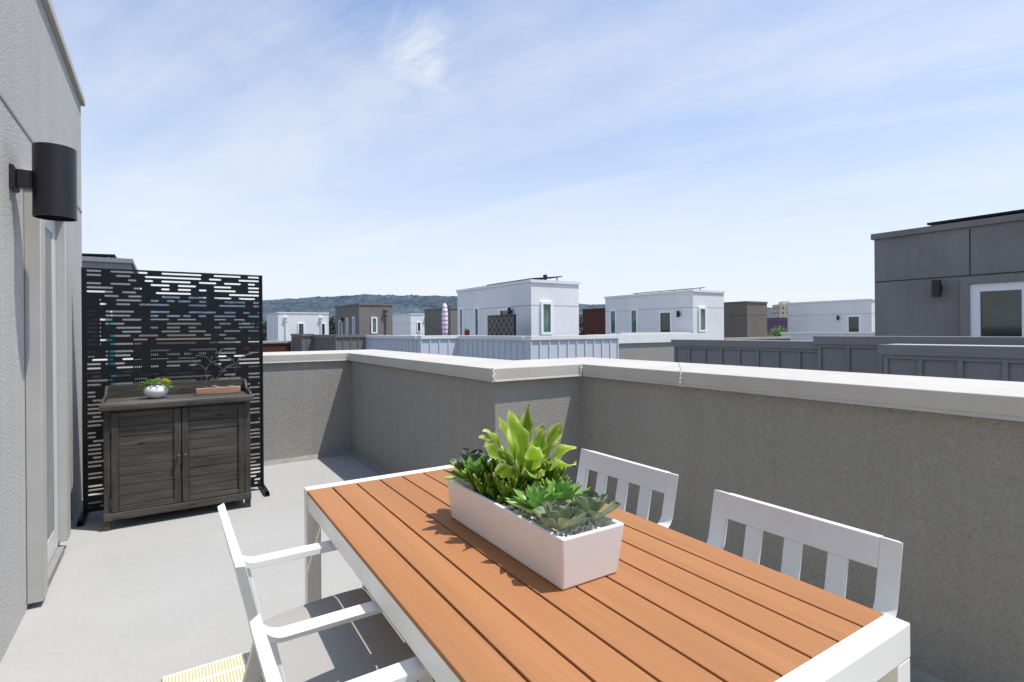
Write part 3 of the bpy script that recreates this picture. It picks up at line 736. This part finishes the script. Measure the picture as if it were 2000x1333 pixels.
# flock of black birds on a wooden block
bs = thing('bird_sculpture', 'black metal flying birds sculpture on a light wooden block', 'sculpture', (.36, 4.97, .9015))
m = MB(); m.box(-.160, .158, -.024, .024, 0, .052); m.obj('wood_block', M['base_wood'], bs, bevel=.004)
birds = [[(.228,1.047),(.245,1.019),(.261,.985),(.275,1.028),(.292,1.06)],[(.317,1.042),(.336,1.002),(.353,1.035),(.375,1.061)],[(.435,1.025),(.459,1.0),(.469,1.039),(.477,1.05)],
 [(.161,1.182),(.229,1.143),(.252,1.121),(.266,1.096),(.29,1.135),(.318,1.158),(.366,1.176)],[(.332,1.15),(.37,1.121),(.394,1.087),(.423,1.119),(.477,1.138)],[(.2,1.219),(.267,1.209),(.288,1.184),(.299,1.156),(.318,1.21)],
 [(.419,1.201),(.463,1.177),(.489,1.121),(.507,1.181),(.552,1.208),(.623,1.222)],[(.328,1.269),(.343,1.258),(.361,1.222),(.381,1.262),(.405,1.267)]]
for b in birds:
    m = MB(); low = min(range(len(b)), key=lambda i: b[i][1]); k = len(b)
    pts = [(x-.36, .012*abs(i-low)*(-1 if i < low else 1), z-.9015) for i, (x, z) in enumerate(b)]
    m.tube(pts, [.0018 + .0042*(1-abs(i-low)/max(low, k-1-low, 1)) for i in range(k)], 7); m.obj('bird', M['wire'], bs, smooth='auto')
for (x0, z0, x1, z1) in ((.261,.985,.262,.952),(.336,1.002,.330,.952),(.459,1.0,.455,.952),(.266,1.096,.275,1.028),(.394,1.087,.375,1.061),(.489,1.121,.477,1.05),(.299,1.156,.29,1.135),(.361,1.222,.366,1.176)):
    m = MB(); m.tube([(x0-.36, 0, z0-.9015), ((x0+x1)/2-.36, .004, (z0+z1)/2-.9015), (x1-.36, 0, z1-.9015)], .0018, 6); m.obj('wire_stem', M['wire'], bs, smooth='auto')
m = MB(); m.tube([(.235+.03*i-.36, .006*math.sin(i*1.9), .957+.006*(1+math.cos(i*2.1))-.9015) for i in range(9)], .002, 6); m.obj('wire_base', M['wire'], bs, smooth='auto')

# ------------------------------------------------------------------ table
tb = thing('dining_table', 'outdoor dining table with brown slatted top and white frame', 'table', (.936, 1.448, 0), R(-.8))
HX, HY = .462, .925
m = MB(); bw_ = (2*HX-.0068*8-.004)/9
for k in range(9):
    x = -HX+.002 + k*(bw_+.0068); m.box(x, x+bw_, -HY+.051, HY-.051, TT-.014, TT)
m.obj('tabletop', M['board'], tb, bevel=.0022)
for s in (-1, 1):
    y0, y1 = (HY-.050, HY) if s > 0 else (-HY, -HY+.050)
    boxpart('end_rail', M['white_warm'], tb, -HX+.0, HX, y0, y1, TT-.075, TT+.001, bevel=.003)
    xs = HX-.016 if s > 0 else -HX+.016
    boxpart('side_rail', M['white_warm'], tb, *( (HX-.034, HX-.006) if s > 0 else (-HX+.006, -HX+.034)), -HY+.051, HY-.051, TT-.085, TT-.0145, bevel=.002)
    for sx in (-1, 1):
        x0, x1 = (HX-.058, HX-.0005) if sx > 0 else (-HX+.0005, -HX+.058)
        boxpart('leg', M['white_warm'], tb, x0, x1, y0+.0005, y1-.0005, .013, TT-.0755, bevel=.003)
for y in (-.47, .47): boxpart('cross_bar', M['white_warm'], tb, -HX+.035, HX-.035, y-.02, y+.02, TT-.045, TT-.0145)

# ------------------------------------------------------------------ chairs
def make_chair(label, loc, rotz, group):
    """local: +X is forward (towards the table), back at x~0, width along Y, z up"""
    t = thing('armchair', label, 'chair', loc, rotz, group)
    hw_ = .285; aw = .054; th = .021; LEAN = .215
    # side band: stile bending forward into the armrest
    r = .070; ang = math.atan(LEAN); zc_ = .632 + r; z0_ = zc_ - math.sin(ang)*r; x0_ = -.005 + LEAN*(.838-z0_); xc_ = x0_ + math.cos(ang)*r
    path = [(-.005, .838), (-.005 + LEAN*.07, .768), (x0_, z0_)]
    for i in range(1, 10):
        a = math.pi + ang + (math.pi/2 - ang)*i/9
        path.append((xc_ + r*math.cos(a), zc_ + r*math.sin(a)))
    path += [(.30, .632), (.50, .632)]
    def band(path, th):
        L, Rr = [], []
        for i, p in enumerate(path):
            a = Vector(path[max(0, i-1)]); b = Vector(path[min(len(path)-1, i+1)]); d = (b-a).normalized(); nv = Vector((-d.y, d.x))
            L.append(tuple(Vector(p)+nv*th/2)); Rr.append(tuple(Vector(p)-nv*th/2))
        return L + Rr[::-1]
    for s in (-1, 1):
        m = MB(); P = band(path, th); nP = len(path); n = len(P)
        # the outer edge is chamfered: the rear/lower face is narrower than the front/upper one
        yi = s*(hw_-aw)
        A = [m.bm.verts.new((p[0], yi, p[1])) for p in P]
        B = [m.bm.verts.new((p[0], s*(hw_ - (.016 if i >= nP else 0)), p[1])) for i, p in enumerate(P)]
        for i in range(nP-1):
            j = n-1-i
            for q in (A, B): m.bm.faces.new((q[i], q[i+1], q[j-1], q[j]))
        for i in range(n): m.bm.faces.new((A[i], A[(i+1)%n], B[(i+1)%n], B[i]))
        m.obj('armrest', M['white'], t, bevel=.0012)
        yc0, yc1 = sorted((s*(hw_-.046), s*(hw_-.022)))
        m = MB(); m.prism([(.452, .621), (.499, .621), (.499, .001), (.458, .001)], 1, yc0, yc1); m.obj('leg', M['white'], t, bevel=.003)
        m = MB(); m.prism([(.030, .655), (.076, .621), (.130, .36), (.035, .001), (-.015, .001), (.085, .37)], 1, yc0, yc1); m.obj('leg', M['white'], t, bevel=.003)
        m = MB(); m.prism([(.128, .392), (.4515, .405), (.4515, .370), (.131, .352)], 1, yc0+.001, yc1-.001); m.obj('seat_rail', M['white'], t, bevel=.002)
    # top rail, leaning with the back
    def slab(z0, z1, y0, y1, name, t_=.019):
        m = MB(); f = lambda z: -.005 + (.838-z)*LEAN
        m.hexa([(f(z0)-t_/2, y0, z0), (f(z0)+t_/2, y0, z0), (f(z0)+t_/2, y1, z0), (f(z0)-t_/2, y1, z0), (f(z1)-t_/2, y0, z1), (f(z1)+t_/2, y0, z1), (f(z1)+t_/2, y1, z1), (f(z1)-t_/2, y1, z1)])
        return m.obj(name, M['white'], t, bevel=(0 if name == 'back_rail' else .002))
    slab(.760, .8378, -hw_+aw+.0002, hw_-aw-.0002, 'back_rail', th)
    inn = hw_-aw; sl = .050; gap = (2*inn - 3*sl)/4
    for k in range(3):
        y = -inn + gap*(k+1) + sl*k
        slab(.43, .7595, y, y+sl, 'back_slat', .0195)
    slab(.395, .4295, -inn+.001, inn-.001, 'lower_back_rail')
    for x in (.14, .42): boxpart('cross_bar', M['white'], t, x, x+.03, -hw_+.047, hw_-.047, .372, .396)
    # upholstered seat with rolled front edge
    m = MB(); prof = []
    for i in range(13):
        u = i/12; x = .10 + .415*u
        prof.append((x, .440 + .012*math.sin(math.pi*u) + .022*u - .02*max(0, (u-.86)/.14)**2))
    low = [(.515, .402), (.10, .402)]
    ny = 10; rows = []
    for j in range(ny+1):
        v = -1 + 2*j/ny; y = v*(hw_-.03); e = .010*abs(v)**10
        rows.append([m.bm.verts.new((x, y, z-e)) for x, z in prof] + [m.bm.verts.new((x, y, z)) for x, z in low])
    nn = len(rows[0])
    for a, b in zip(rows, rows[1:]):
        for i in range(nn): m.bm.faces.new((a[i], a[(i+1)%nn], b[(i+1)%nn], b[i]))
    m.bm.faces.new(rows[0]); m.bm.faces.new(rows[-1][::-1])
    m.obj('seat', M['fabric'], t, smooth='auto', bevel=.004, angle=50)
    return t
GRP = 'white armchairs around the dining table'
ch = make_chair('white slatted armchair at the left of the table, nearer the cabinet', (.152, 1.709, 0), 0, GRP)
dup(ch, (.148, .885, 0), 0, 'white slatted armchair at the near left of the table, cut by the bottom edge', GRP)
dup(ch, (1.648, 1.656, 0), math.pi, 'white slatted armchair between the planter and the grey wall', GRP)
dup(ch, (1.607, .897, 0), math.pi, 'white slatted armchair along the grey wall at the near right table corner', GRP)

# rug
rg = MB(); rg.box(-.022, 1.95, -.6, 2.59, .0015, .009)
tag(rg.obj('rug', M['rug'], None, bevel=.003), 'pale yellow ribbed rug under the dining table', 'rug')

# ------------------------------------------------------------------ neighbouring roofs
def frame_window(parent, face, c, u0, u1, z0, z1, mframe, mglass, fr=.09, proud=.05, name='window'):
    """face 'x' : plane x=c looking -X, u is y; face 'y' : plane y=c looking -Y, u is x"""
    def bx(mb, u0, u1, z0, z1, d0, d1):
        if face == 'x': mb.box(c-d1, c-d0, u0, u1, z0, z1)
        else: mb.box(u0, u1, c-d1, c-d0, z0, z1)
    m = MB(); bx(m, u0, u0+fr, z0, z1, .001, proud); bx(m, u1-fr, u1, z0, z1, .001, proud); bx(m, u0+fr, u1-fr, z1-fr, z1, .001, proud-.002); bx(m, u0+fr, u1-fr, z0, z0+fr, .001, proud-.002)
    f = m.obj(name, mframe, parent)
    g_ = MB(); bx(g_, u0+fr, u1-fr, z0+fr, z1-fr, .002, .012); g_.obj('pane', mglass, f)
    return f
def penthouse(name, label, x0, x1, y0, y1, zt, wall, capm, joints=(), windows=(), vj=(), jm='joint', ov=.05, caph=.12, zb=-10):
    t = thing(name, label, 'building', ((x0+x1)/2, (y0+y1)/2, zb))
    ox, oy = (x0+x1)/2, (y0+y1)/2
    m = MB(); m.box(x0-ox, x1-ox, y0-oy, y1-oy, 0, zt-zb-caph); m.obj('wall', M[wall], t)
    m = MB(); m.box(x0-ox-ov, x1-ox+ov, y0-oy-ov, y1-oy+ov, zt-zb-caph+.001, zt-zb); m.obj('roof_cap', M[capm], t)
    for z in joints:
        m = MB(); e = .004; k = z-zb
        m.box(x0-ox-e, x0-ox-.0005, y0-oy-e, y1-oy, k, k+.022); m.box(x0-ox, x1-ox, y0-oy-e, y0-oy-.0005, k, k+.022); m.obj('joint', M[jm], t)
    for (face, u, z0, z1) in vj:
        m = MB()
        if face == 'x': m.box(x0-ox-.0045, x0-ox-.0005, u-oy, u-oy+.02, z0-zb, z1-zb)
        else: m.box(u-ox, u-ox+.02, y0-oy-.0045, y0-oy-.0005, z0-zb, z1-zb)
        m.obj('joint', M[jm], t)
    for (face, u0, u1, z0, z1, gm, nm) in windows:
        if face == 'x': frame_window(t, 'x', x0-ox, u0-oy, u1-oy, z0-zb, z1-zb, M['white_far'], M[gm], fr=.10, proud=.075, name=nm)
        else: frame_window(t, 'y', y0-oy, u0-ox, u1-ox, z0-zb, z1-zb, M['white_far'], M[gm], fr=.10, proud=.075, name=nm)
    return t, ox, oy, zb
def solar(t, ox, oy, zb, x0, x1, y0, y1, z, tilt=.12, along='x'):
    m = MB(); n = 3
    for k in range(n):
        a, b = y0+(y1-y0)*k/n+.02, y0+(y1-y0)*(k+1)/n-.02
        z0, z1 = z, z+tilt
        m.hexa([(x0-ox,a-oy,z0-zb),(x1-ox,a-oy,z1-zb),(x1-ox,b-oy,z1-zb),(x0-ox,b-oy,z0-zb),(x0-ox,a-oy,z0-zb+.04),(x1-ox,a-oy,z1-zb+.04),(x1-ox,b-oy,z1-zb+.04),(x0-ox,b-oy,z0-zb+.04)])
    m.obj('solar_panel', M['solar'], t)
    m = MB()
    for y in (y0+.2, (y0+y1)/2, y1-.2):
        for x, zz in ((x0+.15, z+tilt*.1), (x1-.15, z+tilt*.9)): m.box(x-ox-.02, x-ox+.02, y-oy-.02, y-oy+.02, z-zb-.16, zz-zb)
    m.obj('panel_mount', M['cap_pale'], t)
def sconce(label, face, c, u, z, s=1.0):
    """a small cylinder lamp like the big one; face as in frame_window"""
    loc = (c, u, z) if face == 'x' else (u, c, z)
    t = thing('wall_lamp', label, 'wall lamp', loc, math.pi if face == 'x' else -math.pi/2)
    m = MB(); m.lathe([(.078, .17), (.078, -.17)], (.15, 0, 0), 20); m.obj('lamp_shade', M['lamp_metal'], t, smooth='auto')
    m = MB(); m.box(.001, .075, -.05, .05, -.05, .06); m.obj('arm', M['lamp_metal'], t)
    return t

# charcoal building on the right
t, ox, oy, zb = penthouse('charcoal_penthouse', 'charcoal stucco rooftop building with white glazed door at the right edge', 13.06, 15.7, -3, 5.5, 3.45, 'wall_dark', 'wall_dark', (2.385,), (), (('x', 3.83, 2.41, 3.3),), 'joint_dark')
f = frame_window(t, 'x', 13.06-ox, 2.94-oy, 3.83-oy, .12-zb, 2.22-zb, M['white_far'], M['glass'], .15, .05, 'door')
m = MB(); X0 = 13.06-ox
m.box(X0-.09, X0-.001, 3.831-oy, 3.97-oy, .12-zb, 2.36-zb); m.box(X0-.09, X0-.001, 2.80-oy, 2.939-oy, .12-zb, 2.36-zb); m.box(X0-.09, X0-.001, 2.9395-oy, 3.8305-oy, 2.221-zb, 2.36-zb)
m.obj('door_casing', M['wall_dark'], t)
solar(t, ox, oy, zb, 13.25, 15.2, -1.4, 4.62, 3.52, .03)
sconce('black cylinder lamp on the charcoal building beside its door', 'x', 13.06, 4.33, 2.17)
# white penthouses
t, ox, oy, zb = penthouse('white_penthouse', 'white rooftop building with a solar roof behind the black lattice box', 12.344, 14.83, 17.606, 24.07, 3.45, 'wall_white', 'wall_white', (2.40,),
    [('x', 23.35, 23.80, 1.1, 2.56, 'glass_green', 'window'), ('x', 21.75, 22.25, 1.1, 2.52, 'glass_green', 'window'), ('y', 12.80, 13.38, 1.22, 2.56, 'glass_green', 'window'), ('x', 19.0, 20.0, .2, 2.36, 'glass', 'door')])
solar(t, ox, oy, zb, 12.6, 14.2, 17.9, 21.6, 3.50, .16)
m = MB(); m.lathe([(.06, 0), (.06, .16), (.09, .17), (.09, .26), (.02, .28)], (13.35-ox, 18.0-oy, 3.45-zb), 12); m.obj('vent_pipe', M['joint_dark'], t)
sconce('black lamp on the white building behind the lattice box', 'x', 12.344, 19.0, 2.19)
t, ox, oy, zb = penthouse('white_penthouse', 'white rooftop building with three narrow windows right of the red brown box', 22.984, 25.566, 18.16, 24.74, 3.45, 'wall_white', 'wall_white', (2.52,),
    [('x', 23.72, 24.30, 1.1, 2.62, 'glass_green', 'window'), ('x', 21.98, 22.57, 1.1, 2.60, 'glass_green', 'window'), ('x', 19.5, 20.4, .2, 2.40, 'glass', 'door'), ('y', 23.40, 24.0, 1.25, 2.55, 'glass_green', 'window')])
solar(t, ox, oy, zb, 23.2, 24.7, 18.7, 22.6, 3.50, .14)
sconce('black lamp on the white building with three narrow windows', 'x', 22.984, 19.0, 2.2)
penthouse('tan_penthouse', 'brown stucco rooftop building right of the white ones', 36.337, 38.905, 23.84, 27.5, 3.45, 'wall_tan', 'wall_tan', (2.4,), (), (), 'joint_dark')
t, ox, oy, zb = penthouse('taupe_penthouse', 'taupe rooftop building with green window and downspout in front of the hills', 11.688, 14.2, 38.257, 44.6, 3.45, 'wall_taupe', 'wall_taupe', (), [('y', 12.56, 13.02, 1.25, 2.45, 'glass_green', 'window'), ('x', 40.9, 41.4, 1.0, 2.45, 'glass', 'window'), ('x', 39.2, 39.7, 1.0, 2.5, 'glass', 'window'), ('x', 42.6, 43.4, .6, 2.3, 'glass', 'door')], (), 'joint_dark')
def downspout(t, x, y, zt, ox, oy, zb, mat):
    m = MB(); m.box(x-ox-.12, x-ox+.12, y-oy-.16, y-oy-.005, zt-zb-.45, zt-zb-.1); m.box(x-ox-.06, x-ox+.06, y-oy-.12, y-oy-.005, .5, zt-zb-.451)
    m.box(x-ox-.2, x-ox+.1, y-oy-.22, y-oy-.005, zt-zb-.0995, zt-zb+.02); m.obj('downspout', M[mat], t)
downspout(t, 13.72, 38.257, 3.05, ox, oy, zb, 'wall_taupe')
sconce('dark lamp on the shaded side of the taupe building', 'x', 11.688, 42.2, 2.35)
t, ox, oy, zb = penthouse('white_penthouse', 'white wide rooftop building with two dark windows right of the screen', 9.611, 14.64, 58.586, 65.8, 3.45, 'wall_white', 'wall_white', (), [('y', 11.5, 12.15, .75, 2.35, 'glass', 'window'), ('y', 13.75, 14.3, .9, 2.35, 'glass', 'window'), ('x', 60.0, 60.6, .6, 2.4, 'joint', 'window'), ('x', 62.8, 63.4, .6, 2.4, 'joint', 'window')])
downspout(t, 10.35, 58.586, 2.95, ox, oy, zb, 'wall_white'); downspout(t, 14.25+1.0-1.4, 58.586, 2.95, ox, oy, zb, 'wall_white')
t, ox, oy, zb = penthouse('white_penthouse', 'small white rooftop building between the taupe building and striped umbrella', 23.987, 26.51, 58.695, 64.73, 3.45, 'wall_white', 'wall_white', (2.3,), [('y', 24.75, 25.25, 1.3, 2.5, 'glass', 'window')])
downspout(t, 25.9, 58.695, 3.0, ox, oy, zb, 'wall_white')
penthouse('white_penthouse', 'plain white rooftop building directly behind the striped umbrella', 27.6, 30.2, 60.5, 66.5, 3.30, 'wall_white', 'wall_white')
penthouse('taupe_penthouse', 'plain taupe rooftop building just right of the striped umbrella', 20.6, 23.2, 41.5, 47, 3.45, 'wall_taupe', 'wall_taupe')
penthouse('red_penthouse', 'brick red box shaped rooftop building between two white buildings', 34.838, 37.4, 33.0, 40.77, 3.45, 'wall_red', 'wall_red', (), (), (), 'joint_dark')
t, ox, oy, zb = penthouse('white_penthouse', 'long white rooftop building with dark door just left of the charcoal building', 42.018, 44.6, 17.9, 24.0, 3.45, 'wall_white', 'wall_white', (2.4,), [('x', 18.6, 19.5, .3, 2.3, 'glass', 'door')])
sconce('dark lamp on the long white building beside its dark door', 'x', 42.018, 20.1, 2.15)
# grey building seen above the screen
t, ox, oy, zb = penthouse('grey_penthouse', 'grey rooftop building rising above the left of the black screen', -3.4, -.787, 17.792, 24.3, 3.42, 'wall_grey', 'wall_grey', (2.45,), [('y', -1.95, -1.35, .6, 2.55, 'glass', 'window')])
solar(t, ox, oy, zb, -3.0, -1.15, 18.1, 20.6, 3.46, .06)
penthouse('tan_penthouse', 'low tan rooftop building seen through the screen slots', -2.7, 4.9, 45, 50, 2.45, 'wall_taupe', 'cap_pale')

# board and batten parapets
def siding(name, label, edges, zt, mat, capm, pitch=.40, zb=-10, thick=.30, batt=.05, caph=.13):
    """edges: list of ((xa,ya),(xb,yb),nx,ny) visible faces with outward normal"""
    t = thing(name, label, 'parapet wall', (edges[0][0][0], edges[0][0][1], zb))
    ox, oy = edges[0][0]
    body, bat, cp = MB(), MB(), MB()
    for ei, (a, b, nx, ny) in enumerate(edges):
        s0, s1 = (thick, thick+.0605) if ei else (0, 0)
        x0, x1 = sorted((a[0], b[0])); y0, y1 = sorted((a[1], b[1]))
        if nx: X0, X1 = (x0, x0+thick) if nx < 0 else (x0-thick, x0); Y0, Y1 = y0, y1
        else: X0, X1 = x0, x1; Y0, Y1 = (y0, y0+thick) if ny < 0 else (y0-thick, y0)
        body.box(X0-ox, X1-ox, Y0-oy+s0, Y1-oy, 0, zt-zb-caph)
        e = .05
        cp.box(X0-ox-(e if nx < 0 else -.003), X1-ox+(e if nx > 0 else .06), Y0-oy-(e if ny < 0 else -.003)+s1, Y1-oy+(e if ny > 0 else .06), zt-zb-caph+.001, zt-zb)
        L = (y1-y0) if nx else (x1-x0); n = max(1, round(L/pitch))
        for k in range(n+1):
            u = (y0 if nx else x0) + L*k/n; u = min(max(u, (y0 if nx else x0)+batt/2), (y1 if nx else x1)-batt/2)
            if nx: bat.box(X0-ox-.03, X0-ox-.001, u-oy-batt/2, u-oy+batt/2, 0, zt-zb-caph-.05)
            else: bat.box(u-ox-batt/2, u-ox+batt/2, Y0-oy-.03, Y0-oy-.001, 0, zt-zb-caph-.05)
        if nx: bat.box(X0-ox-.028, X0-ox-.001, y0-oy, y1-oy, zt-zb-caph-.049, zt-zb-caph)
        else: bat.box(x0-ox, x1-ox, Y0-oy-.028, Y0-oy-.001, zt-zb-caph-.049, zt-zb-caph)
    body.obj('siding', M[mat], t); bat.obj('battens', M[mat], t); cp.obj('cap', M[capm], t)
    return t
siding('siding_parapet', 'charcoal board and batten parapet with pale cap, nearest at the right', [((8.05, 3.28), (8.05, -4.5), -1, 0)], 1.17, 'siding_dark', 'siding_dark', .42)
m = MB(); m.box(8.055, 8.42, -4.5, 3.28, 1.171, 1.176); bpy_o = m.obj('cap_membrane', M['cap'], [o for o in COL.objects if o.name.startswith('siding_parapet')][0]); bpy_o.location = (-8.05, -3.28, 10)
siding('siding_parapet', 'charcoal board and batten parapet below the charcoal building', [((8.9, 4.57), (8.9, -4), -1, 0)], 1.269, 'siding_dark', 'siding_dark', .46)
siding('siding_parapet', 'low charcoal board and batten parapet left of the taller charcoal one', [((9.05, 7.62), (9.05, 4.58), -1, 0)], 1.18, 'siding_dark', 'siding_dark', .40)
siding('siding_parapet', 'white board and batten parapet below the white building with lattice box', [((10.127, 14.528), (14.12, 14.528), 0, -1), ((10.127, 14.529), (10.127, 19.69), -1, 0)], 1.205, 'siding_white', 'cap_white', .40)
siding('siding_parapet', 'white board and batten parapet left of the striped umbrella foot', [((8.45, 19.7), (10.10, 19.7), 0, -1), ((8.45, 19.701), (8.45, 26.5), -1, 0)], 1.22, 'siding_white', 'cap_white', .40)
siding('siding_parapet', 'taupe board and batten parapet below the taupe building', [((6.94, 26.53), (8.44, 26.53), 0, -1), ((6.94, 26.531), (6.94, 31.1), -1, 0)], 1.25, 'siding_tan', 'siding_tan', .40)
siding('siding_parapet', 'taupe board and batten parapet beside the brick red wall', [((6.314, 31.158), (6.93, 31.158), 0, -1), ((6.314, 31.159), (6.314, 33.88), -1, 0)], 1.30, 'siding_tan', 'siding_tan', .40)
def plain_wall(name, label, x0, x1, y0, y1, zt, wall, capm, caph, ov=.06, zb=-10):
    t = thing(name, label, 'parapet wall', (x0, y0, zb))
    m = MB(); m.box(0, x1-x0, 0, y1-y0, 0, zt-zb-caph); m.obj('wall', M[wall], t)
    m = MB(); m.box(-ov, x1-x0+ov, -ov, y1-y0+ov, zt-zb-caph+.001, zt-zb); m.obj('cap', M[capm], t)
plain_wall('low_wall', 'brick red low wall with pale cap right of the screen', 3.4, 6.30, 34, 34.35, .87, 'wall_red', 'cap_pale', .12)
plain_wall('low_wall', 'grey stucco parapet with wide white cap between white and charcoal siding', 14.3, 21.5, 16, 16.4, 1.20, 'stucco', 'cap_white', .37)
plain_wall('low_wall', 'white parapet in front of the white building with three narrow windows', 18.0, 22.98, 18.3, 18.7, 1.245, 'wall_white', 'cap_white', .2)
plain_wall('low_wall', 'pale capped low wall below the brown stucco building', 29.0, 36.2, 20.5, 20.9, .83, 'wall_tan', 'cap_pale', .14)
plain_wall('low_wall', 'white parapet in front of the long white building', 37.0, 37.4, 15.5, 21.6, 1.13, 'wall_white', 'cap_white', .15)
plain_wall('low_wall', 'white deck parapet in front of the far wide white building', 4.5, 9.55, 56, 56.4, .55, 'wall_white', 'cap_white', .15)

# things on neighbouring terraces
lb = thing('lattice_box', 'black box with pale lattice pattern on the white building terrace', 'planter box', (11.2, 18.2, 0))
m = MB(); m.box(-.05, .05, -1.15, .85, .35, 2.02); m.obj('panel', M['black_metal'], lb)
m = MB()
for i in range(11):
    for j in range(9):
        y, z, sg = -1.06+.18*i, .44+.18*j, (1 if (i+j) % 2 else -1)
        for o in (-.045, .045):
            a_, b_ = Vector((y-.075, z-.075*sg+o)), Vector((y+.075, z+.075*sg+o)); nv = Vector((-(b_-a_).y, (b_-a_).x)).normalized()*.0065
            q = [a_-nv, b_-nv, b_+nv, a_+nv]
            m.prism([tuple(v) for v in q], 0, -.056, -.0505)
m.obj('lattice', M['cap_pale'], lb)
m = MB(); [m.box(-.055, .055, y-.03, y+.03, 0, .349) for y in (-1.1, .8)]; m.obj('leg', M['black_metal'], lb)
rp = thing('red_pot', 'small red pot with a green plant on the white building terrace', 'flower pot', (10.75, 20.1, 1.0))
rp.scale = (.62, .62, .62)
m = MB(); m.lathe([(.13, 0), (.2, .5), (.21, .52), (.18, .5)], (0,0,.12), 16); m.obj('pot', M['red_pot'], rp, smooth='auto')
m = MB(); [m.leaf((0,0,.6), random.uniform(0,6.3), random.uniform(.4,1.4), random.uniform(.25,.42), .08, -.5, .3, point_prof, 6, 2) for _ in range(34)]; m.obj('leaves', M['fresh_ros'], rp, smooth=True, recalc=False)
um = thing('closed_umbrella', 'closed pink and white striped umbrella standing on a far terrace', 'umbrella', (10.53, 21.77, 0))
m = MB(); m.lathe([(.07, 1.0), (.12, 1.3), (.14, 1.7), (.135, 2.2), (.10, 2.52), (.03, 2.66)], (0,0,0), 12); m.obj('canopy', M['umb'], um, smooth=True)
m = MB(); m.lathe([(.03, 0), (.03, .999)], (0,0,0), 8); m.obj('pole', M['white'], um)

# far city bits
def tower():
    t = thing('apartment_tower', 'distant cream apartment tower with rows of small windows', 'tower', (400, 250, GZ)); 
    c = fwd*430 + right*(430*(1531-1000)/1043.1); t.location = (c.x, c.y, GZ)
    m = MB(); m.box(-6.2, 6.2, -6, 6, 0, 30.5); m.box(-2.5, 3.5, -3, 3, 30.5, 32.8); m.obj('wall', M['wall_cream'], t)
    m = MB()
    for fl in range(7):
        for u in (-4.3, -.6, 3.1):
            z = 4 + fl*3.8; m.box(u, u+1.3, -6.06, -6.005, z, z+1.5); m.box(-6.26, -6.205, u, u+1.3, z, z+1.5)
    m.obj('windows', M['glass'], t); t.rotation_euler = (0, 0, -YAW)
tower()
def at(px, dist, z=0):
    c = fwd*dist + right*(dist*(px-1000)/1043.1); return (c.x, c.y, z)
t = thing('purple_building', 'low purple building with flat roof far beyond the brown rooftop', 'building', at(1512, 210, GZ), -YAW)
m = MB(); m.box(-8, 9, -8, 8, 0, 14.3); m.obj('wall', M['wall_purple'], t)
m = MB(); m.box(-8.3, 9.3, -8.3, 8.3, 14.301, 15.0); m.obj('roof', M['wall_purple'], t)
for k, (px, dd, wd, ht, mt) in enumerate(((517, 140, 20, 12.6, 'wall_grey'), (640, 200, 30, 14.5, 'wall_grey'), (1160, 260, 40, 12.8, 'wall_white'), (1505, 320, 30, 17.5, 'wall_red'), (300, 160, 26, 13.6, 'wall_white'))):
    lab = ['low grey flat roofed building far beyond the screen edge', 'low grey building behind the wide white rooftop', 'low pale building far behind the brick red box', 'dull red building far behind the purple one', 'low white building far behind the screen'][k]
    t = thing('distant_building', lab, 'building', at(px, dd, GZ), -YAW)
    m = MB(); m.box(-wd/2, wd/2, -6, 6, 0, ht); m.obj('wall', M[mt], t)
    m = MB(); m.box(-wd/2-.2, wd/2+.2, -6.2, 6.2, ht+.001, ht+.4); m.obj('roof', M['cap_pale'], t)
    m = MB()
    for i in range(int(wd/4)):
        for fl in range(3): m.box(-wd/2+1.2+i*4, -wd/2+2.6+i*4, -6.05, -6.005, 2+fl*3.6, 3.6+fl*3.6)
    m.obj('windows', M['glass'], t)
def tree(label, px, dist, ztop, rad, mat, lean=0):
    x, y, _ = at(px, dist); hgt = ztop - GZ
    t = thing('tree', label, 'tree', (x, y, GZ))
    m = MB(); m.tube([(0,0,0), (.1,0,hgt*.35), (-.1,.1,hgt*.65), (0,0,hgt*.85)], [.35, .28, .18, .06], 8)
    for k in range(6):
        a = k*1.05; m.tube([(0,0,hgt*(.35+.07*k)), (math.cos(a)*rad*.5, math.sin(a)*rad*.5, hgt*(.5+.07*k))], [.12, .04], 6)
    m.obj('trunk', M['bark'], t, smooth=True)
    m = MB(); clumps = []
    for k in range(26):
        a = random.uniform(0, 6.3); q = random.uniform(.2, 1)*rad; zz = hgt*random.uniform(.45, .95)
        q *= .5 + .9*math.sin(math.pi*min(1, max(0, (zz/hgt-.38)/.62)))**.7 * .6
        clumps.append((math.cos(a)*q, math.sin(a)*q, zz, rad*random.uniform(.22, .4), random.random()))
    for (cx_, cy_, cz_, r, rn) in clumps:
        for j in range(95):
            v = Vector((random.gauss(0,1), random.gauss(0,1), random.gauss(0,.8))); v = v.normalized()*r*random.uniform(.55, 1.05)
            m.leaf((cx_+v.x, cy_+v.y, min(hgt, cz_+v.z)), random.uniform(0,6.3), random.uniform(-.6,.9), rad*.12, rad*.085, .3, .3, round_prof, 2, 1, rnd=min(1, max(0, rn*.6+.4*(v.z/r*.5+.5))))  # leaf tone: random per clump, rising toward the clump's top
    m.obj('crown', M[mat], t, recalc=False)
tree('dark tree beyond the white wide rooftop, right of the screen', 517, 88, 3.6, 3.2, 'tree_far')
tree('dark tree peeping between the white rooftop and the taupe one', 651, 120, 5.0, 4.0, 'tree_far')
tree('bright lime green tree in front of the purple building', 1509, 130, 1.6, 4.6, 'tree_lime')
tree('dark tree behind the brick red box', 1136, 150, 5.5, 5, 'tree_far')
tree('dark tree far left behind the screen', 250, 130, 5, 5, 'tree_far')
